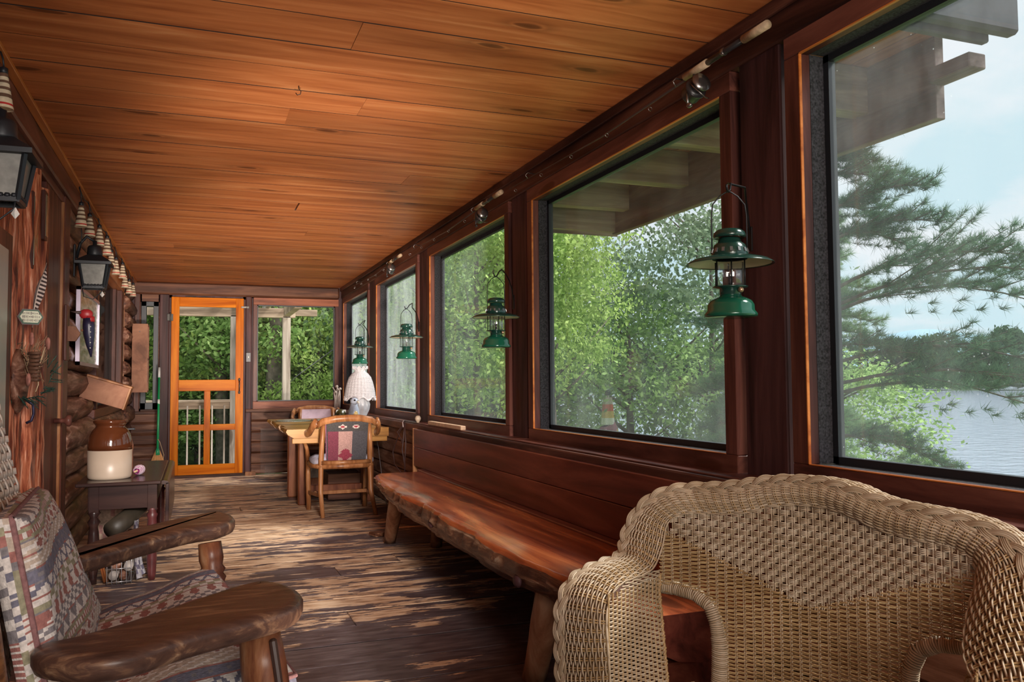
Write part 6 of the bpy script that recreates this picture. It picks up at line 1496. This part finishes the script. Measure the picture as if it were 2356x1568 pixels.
TREES = [('c', 5.75, 13.2, 2.9, .75, .9, 'yellow-green leafy tree at the left side of the big lake window'),
 ('b', 11.2, 16.3, 1.9, 1.35, 1.45, 'tall grey-green tree in the middle of the big lake window'),
 ('f', 9.3, 16.9, .2, 1.3, 1.2, 'bushy tree behind the striped umbrella'),
 ('a', 12.8, 14.6, -.6, 1.3, .9, 'low bush right of the tall tree in the big lake window'),
 ('b', 8.4, 20.5, 2.0, 1.6, 1.6, 'broad grey-green tree behind the middle window'),
 ('c', 4.5, 13.4, 2.7, .95, .9, 'sunny branch crown at the top of the middle window'),
 ('f', 5.6, 17.5, .8, 1.2, 1.3, 'green tree low in the middle window'),
 ('b', 4.4, 19.0, 2.2, 1.4, 1.7, 'dull green tree seen through the hazy window'),
 ('a', 6.4, 24.0, 2.5, 1.9, 2.0, 'tall tree far behind the hazy window'),
 ('b', 3.4, 17.4, 1.0, 1.0, 1.6, 'pale tree in the farthest corner window')]
BACK = [('a', .2, 19.5, 2.2, 1.15, 1.3, 'leafy tree filling the upper panel of the screen door'), ('e', -1.3, 17.6, 2.6, 1.1, 1.1, 'bright yellow-green tree left in the screen door'), ('d', .9, 16.9, 2.9, 1.0, .9, 'light green crown high behind the door post'),
 ('e', 2.5, 17.6, 2.2, .95, 1.1, 'sunlit tree at the right of the square end window'), ('a', 1.6, 20.5, 2.4, 1.3, 1.5, 'green tree behind the deck post'), ('d', 1.3, 18.2, 1.1, .8, .6, 'shrub behind the deck railing'), ('d', -.6, 17.8, 1.0, .8, .6, 'round shrub low in the screen door'), ('e', 2.2, 16.6, 1.1, .7, .7, 'light green shrub at the foot of the end window'),
 ('f', -2.6, 20.0, 2.0, 1.6, 1.7, 'dense tree at the left beyond the black window'), ('b', 3.8, 23.0, 3.0, 1.9, 2.0, 'tall tree behind the sunlit tree'), ('b', -.5, 25.0, 3.0, 2.2, 2.2, 'dark tree deep behind the screen door'), ('f', 1.6, 27.0, 3.6, 2.4, 2.3, 'dark tree deep behind the end window'), ('b', -3.8, 26.0, 3.4, 2.2, 2.2, 'dark tree deep at the left beyond the cabin')]
for i, a in enumerate(TREES): tree(*a, 'leafy trees between cabin and lake', i % 2)
for i, a in enumerate(BACK): tree(*a, 'leafy trees beyond the end wall', i % 2)
t = thing('bare_tree', 'grey forked trunk among leaves in the screen door', 'tree trunk', (.52, 17.0, -.5)); obj('trunk', MB().tube([(0, 0, 0), (-.05, 0, 1.5), (-.12, 0, 2.6), (.1, 0, 3.4), (.5, 0, 4.2)], [.14, .12, .11, .09, .06], 8).tube([(-.12, 0, 2.6), (-.35, 0, 3.6)], [.07, .04], 6), trunkm, t)
t = thing('bare_tree', 'dark tree trunk left of the deck post in the end window', 'tree trunk', (1.42, 16.2, -.5)); obj('trunk', MB().tube([(-.1, 0, 0), (0, 0, 2.2), (.1, 0, 5)], [.19, .16, .14], 10), trunkm, t)
t = thing('shed', 'grey shed with clapboard wall half hidden by leaves', 'shed', (1.2, 22.5, -.7))
for k in range(9): obj('clapboard', MB().box(0, 3.0, 0, .04, .25 * k, .25 * k + .24, .01), plain('shed_grey', (.36, .36, .34), .8) if k == 0 else bpy.data.materials['shed_grey'], t)
obj('roof', MB().box(-.3, 3.3, -.4, 2.4, 2.26, 2.4), plain('shed_roof', (.12, .12, .12), .9), t); obj('body', MB().box(.02, 2.98, .05, 2.2, 0, 2.25), bpy.data.materials['shed_grey'], t)

# pines with needle tufts
PINE = leafmat('pine_needle', (.05, .12, .075), (.17, .30, .17), .35); PINEY = leafmat('pine_needle_light', (.09, .18, .09), (.28, .42, .20), .35)
def pine(name, label, x, y, zb, zt, Lmax, seed, extra=(), mat=PINE, nb=46, nl=.10, zlo=-9):
    rg = np.random.RandomState(seed); t = thing(name, label, 'tree', (x, y, 0), 0, None); wd = MB(); wd.tube([(0, 0, zb), (.03, 0, (zb + zt) / 2), (0, 0, zt)], [.14, .10, .02], 8)
    tuft = []
    br = []
    for k in range(nb):
        z = max(zb + 1.0, zlo) + (zt - max(zb + 1.0, zlo)) * (k + .5) / nb; L = Lmax * (1 - .75 * ((z - zb) / (zt - zb)) ** 1.5) * rg.uniform(.6, 1.05); br.append((z, rg.uniform(0, 2 * PI), L, rg.uniform(-.1, .3)))
    br += list(extra)
    for z, a, L, up_ in br:
        d = np.array([math.cos(a), math.sin(a), up_]); side = np.array([-math.sin(a), math.cos(a), 0])
        pts = [np.array([0, 0, z]) + d * L * u + np.array([0, 0, .12 * L * math.sin(PI * u) - .06 * L * u]) for u in np.linspace(0, 1, 6)]
        wd.tube([tuple(p) for p in pts], [.02, .018, .014, .01, .008, .004], 5)
        for s_ in np.arange(.25, 1.0, .085):
            for sg in (-1, 1):
                p0 = pts[0] + (pts[5] - pts[0]) * s_; p0 = p0 + np.array([0, 0, .12 * L * math.sin(PI * s_) - .0]); LL = .38 * L * (1.15 - s_) * rg.uniform(.5, 1.1) + .1; dd = d * .6 + side * sg * rg.uniform(.5, 1) + np.array([0, 0, rg.uniform(-.1, .35)]); dd /= np.linalg.norm(dd)
                wd.tube([tuple(p0), tuple(p0 + dd * LL)], [.008, .003], 4)
                q = 0
                while q < LL + .02: tuft.append((p0 + dd * q + rg.normal(size=3) * .02, dd)); q += .075
        for u in np.linspace(.4, 1, 7): tuft.append((pts[0] + (pts[5] - pts[0]) * u, d / np.linalg.norm(d)))
    P0 = np.array([p for p, _ in tuft]); D0 = np.array([d_ for _, d_ in tuft]); n = len(P0); K = 44
    P_ = np.repeat(P0, K, 0); D_ = np.repeat(D0, K, 0); rn = rg.normal(size=(n * K, 3)) * .75 + D_ * .9 + np.array([0, 0, .25]); rn /= np.linalg.norm(rn, axis=1)[:, None]
    w = np.cross(rn, rg.normal(size=(n * K, 3))); w /= np.linalg.norm(w, axis=1)[:, None]; L_ = nl * (.7 + .5 * rg.rand(n * K))[:, None]; st_ = P_ + rn * .005 + D_ * (rg.rand(n * K)[:, None] - .5) * .07
    V = np.stack([st_ - w * .0026, st_ + w * .0026, st_ + rn * L_], 1).reshape(-1, 3); m_ = n * K; me = bpy.data.meshes.new('needles'); me.vertices.add(3 * m_); me.vertices.foreach_set('co', V.ravel()); me.loops.add(3 * m_); me.loops.foreach_set('vertex_index', np.arange(3 * m_, dtype=np.int32)); me.polygons.add(m_); me.polygons.foreach_set('loop_start', np.arange(0, 3 * m_, 3, dtype=np.int32)); me.polygons.foreach_set('loop_total', np.full(m_, 3, dtype=np.int32)); me.update(calc_edges=True)
    obj('needles', me, mat, t, kind='stuff'); obj('trunk', wd, trunkm, t); return t
ar = -math.radians(43)   # toward the right of the photograph
pine('pine_tree', 'dark green pine whose branches reach into the nearest lake window', 5.9, 6.8, -2.4, 4.6, 1.9, 5, extra=((1.75, ar, 2.6, .12), (1.7, ar + .25, 2.2, .1), (1.9, ar - .2, 1.9, .2), (1.2, ar, 2.3, .0), (1.0, ar - .1, 2.9, -.08), (.9, ar + .2, 2.3, -.05), (.5, ar, 1.2, -.2), (2.7, ar, 1.1, .3), (2.4, ar - .1, 1.2, .2), (3.2, ar, .9, .5), (.1, ar + .2, .9, -.2)), zlo=1.3, nb=26)
pine('pine_tree', 'hazy pine at the right of the big lake window behind the green lantern', 9.5, 11.4, -3, 4.3, 2.7, 9, mat=PINEY, nb=60, nl=.13)
pine('pine_tree', 'low pine boughs in front of the lake in the big window', 8.6, 11.2, -3.4, 1.2, 2.6, 14, mat=PINEY, nb=40, nl=.13)
t = thing('closed_umbrella', 'closed patio umbrella with red, orange, white and teal stripes by the lake', 'umbrella', (8.0, 15.5, -1.75))
cols = [(.5, .42, .36), (.6, .12, .06), (.62, .4, .12), (.7, .66, .62), (.32, .12, .16), (.65, .5, .2), (.6, .15, .08), (.7, .66, .68), (.65, .6, .6), (.5, .07, .06), (.68, .62, .58), (.08, .24, .24), (.66, .5, .44), (.5, .14, .1)]
um = MB(); 
for k, c in enumerate(cols):
    za, zb_ = 2.5 - .14 * k, 2.5 - .14 * (k + 1); ra, rb = .085 + .012 * k + (.05 if 4 < k < 8 else 0), .085 + .012 * (k + 1) + (.05 if 3 < k < 7 else 0)
    um.rings([[(r * (1 + .18 * math.cos(5 * a)) * math.cos(a), r * (1 + .18 * math.cos(5 * a)) * math.sin(a), z + (.05 * math.cos(a) if 3 < k < 9 else 0)) for a in [q * 2 * PI / 30 for q in range(30)]] for r, z in ((rb, zb_), (ra, za))], col=c, caps=False)
obj('canopy', um, colmat('striped_canvas', .8), t); obj('pole', MB().tube([(0, 0, 0), (0, 0, 2.62)], .025, 8), GREYW, t); obj('finial', MB().ball((0, 0, 2.6), .06, 10, 8), BLACK, t)
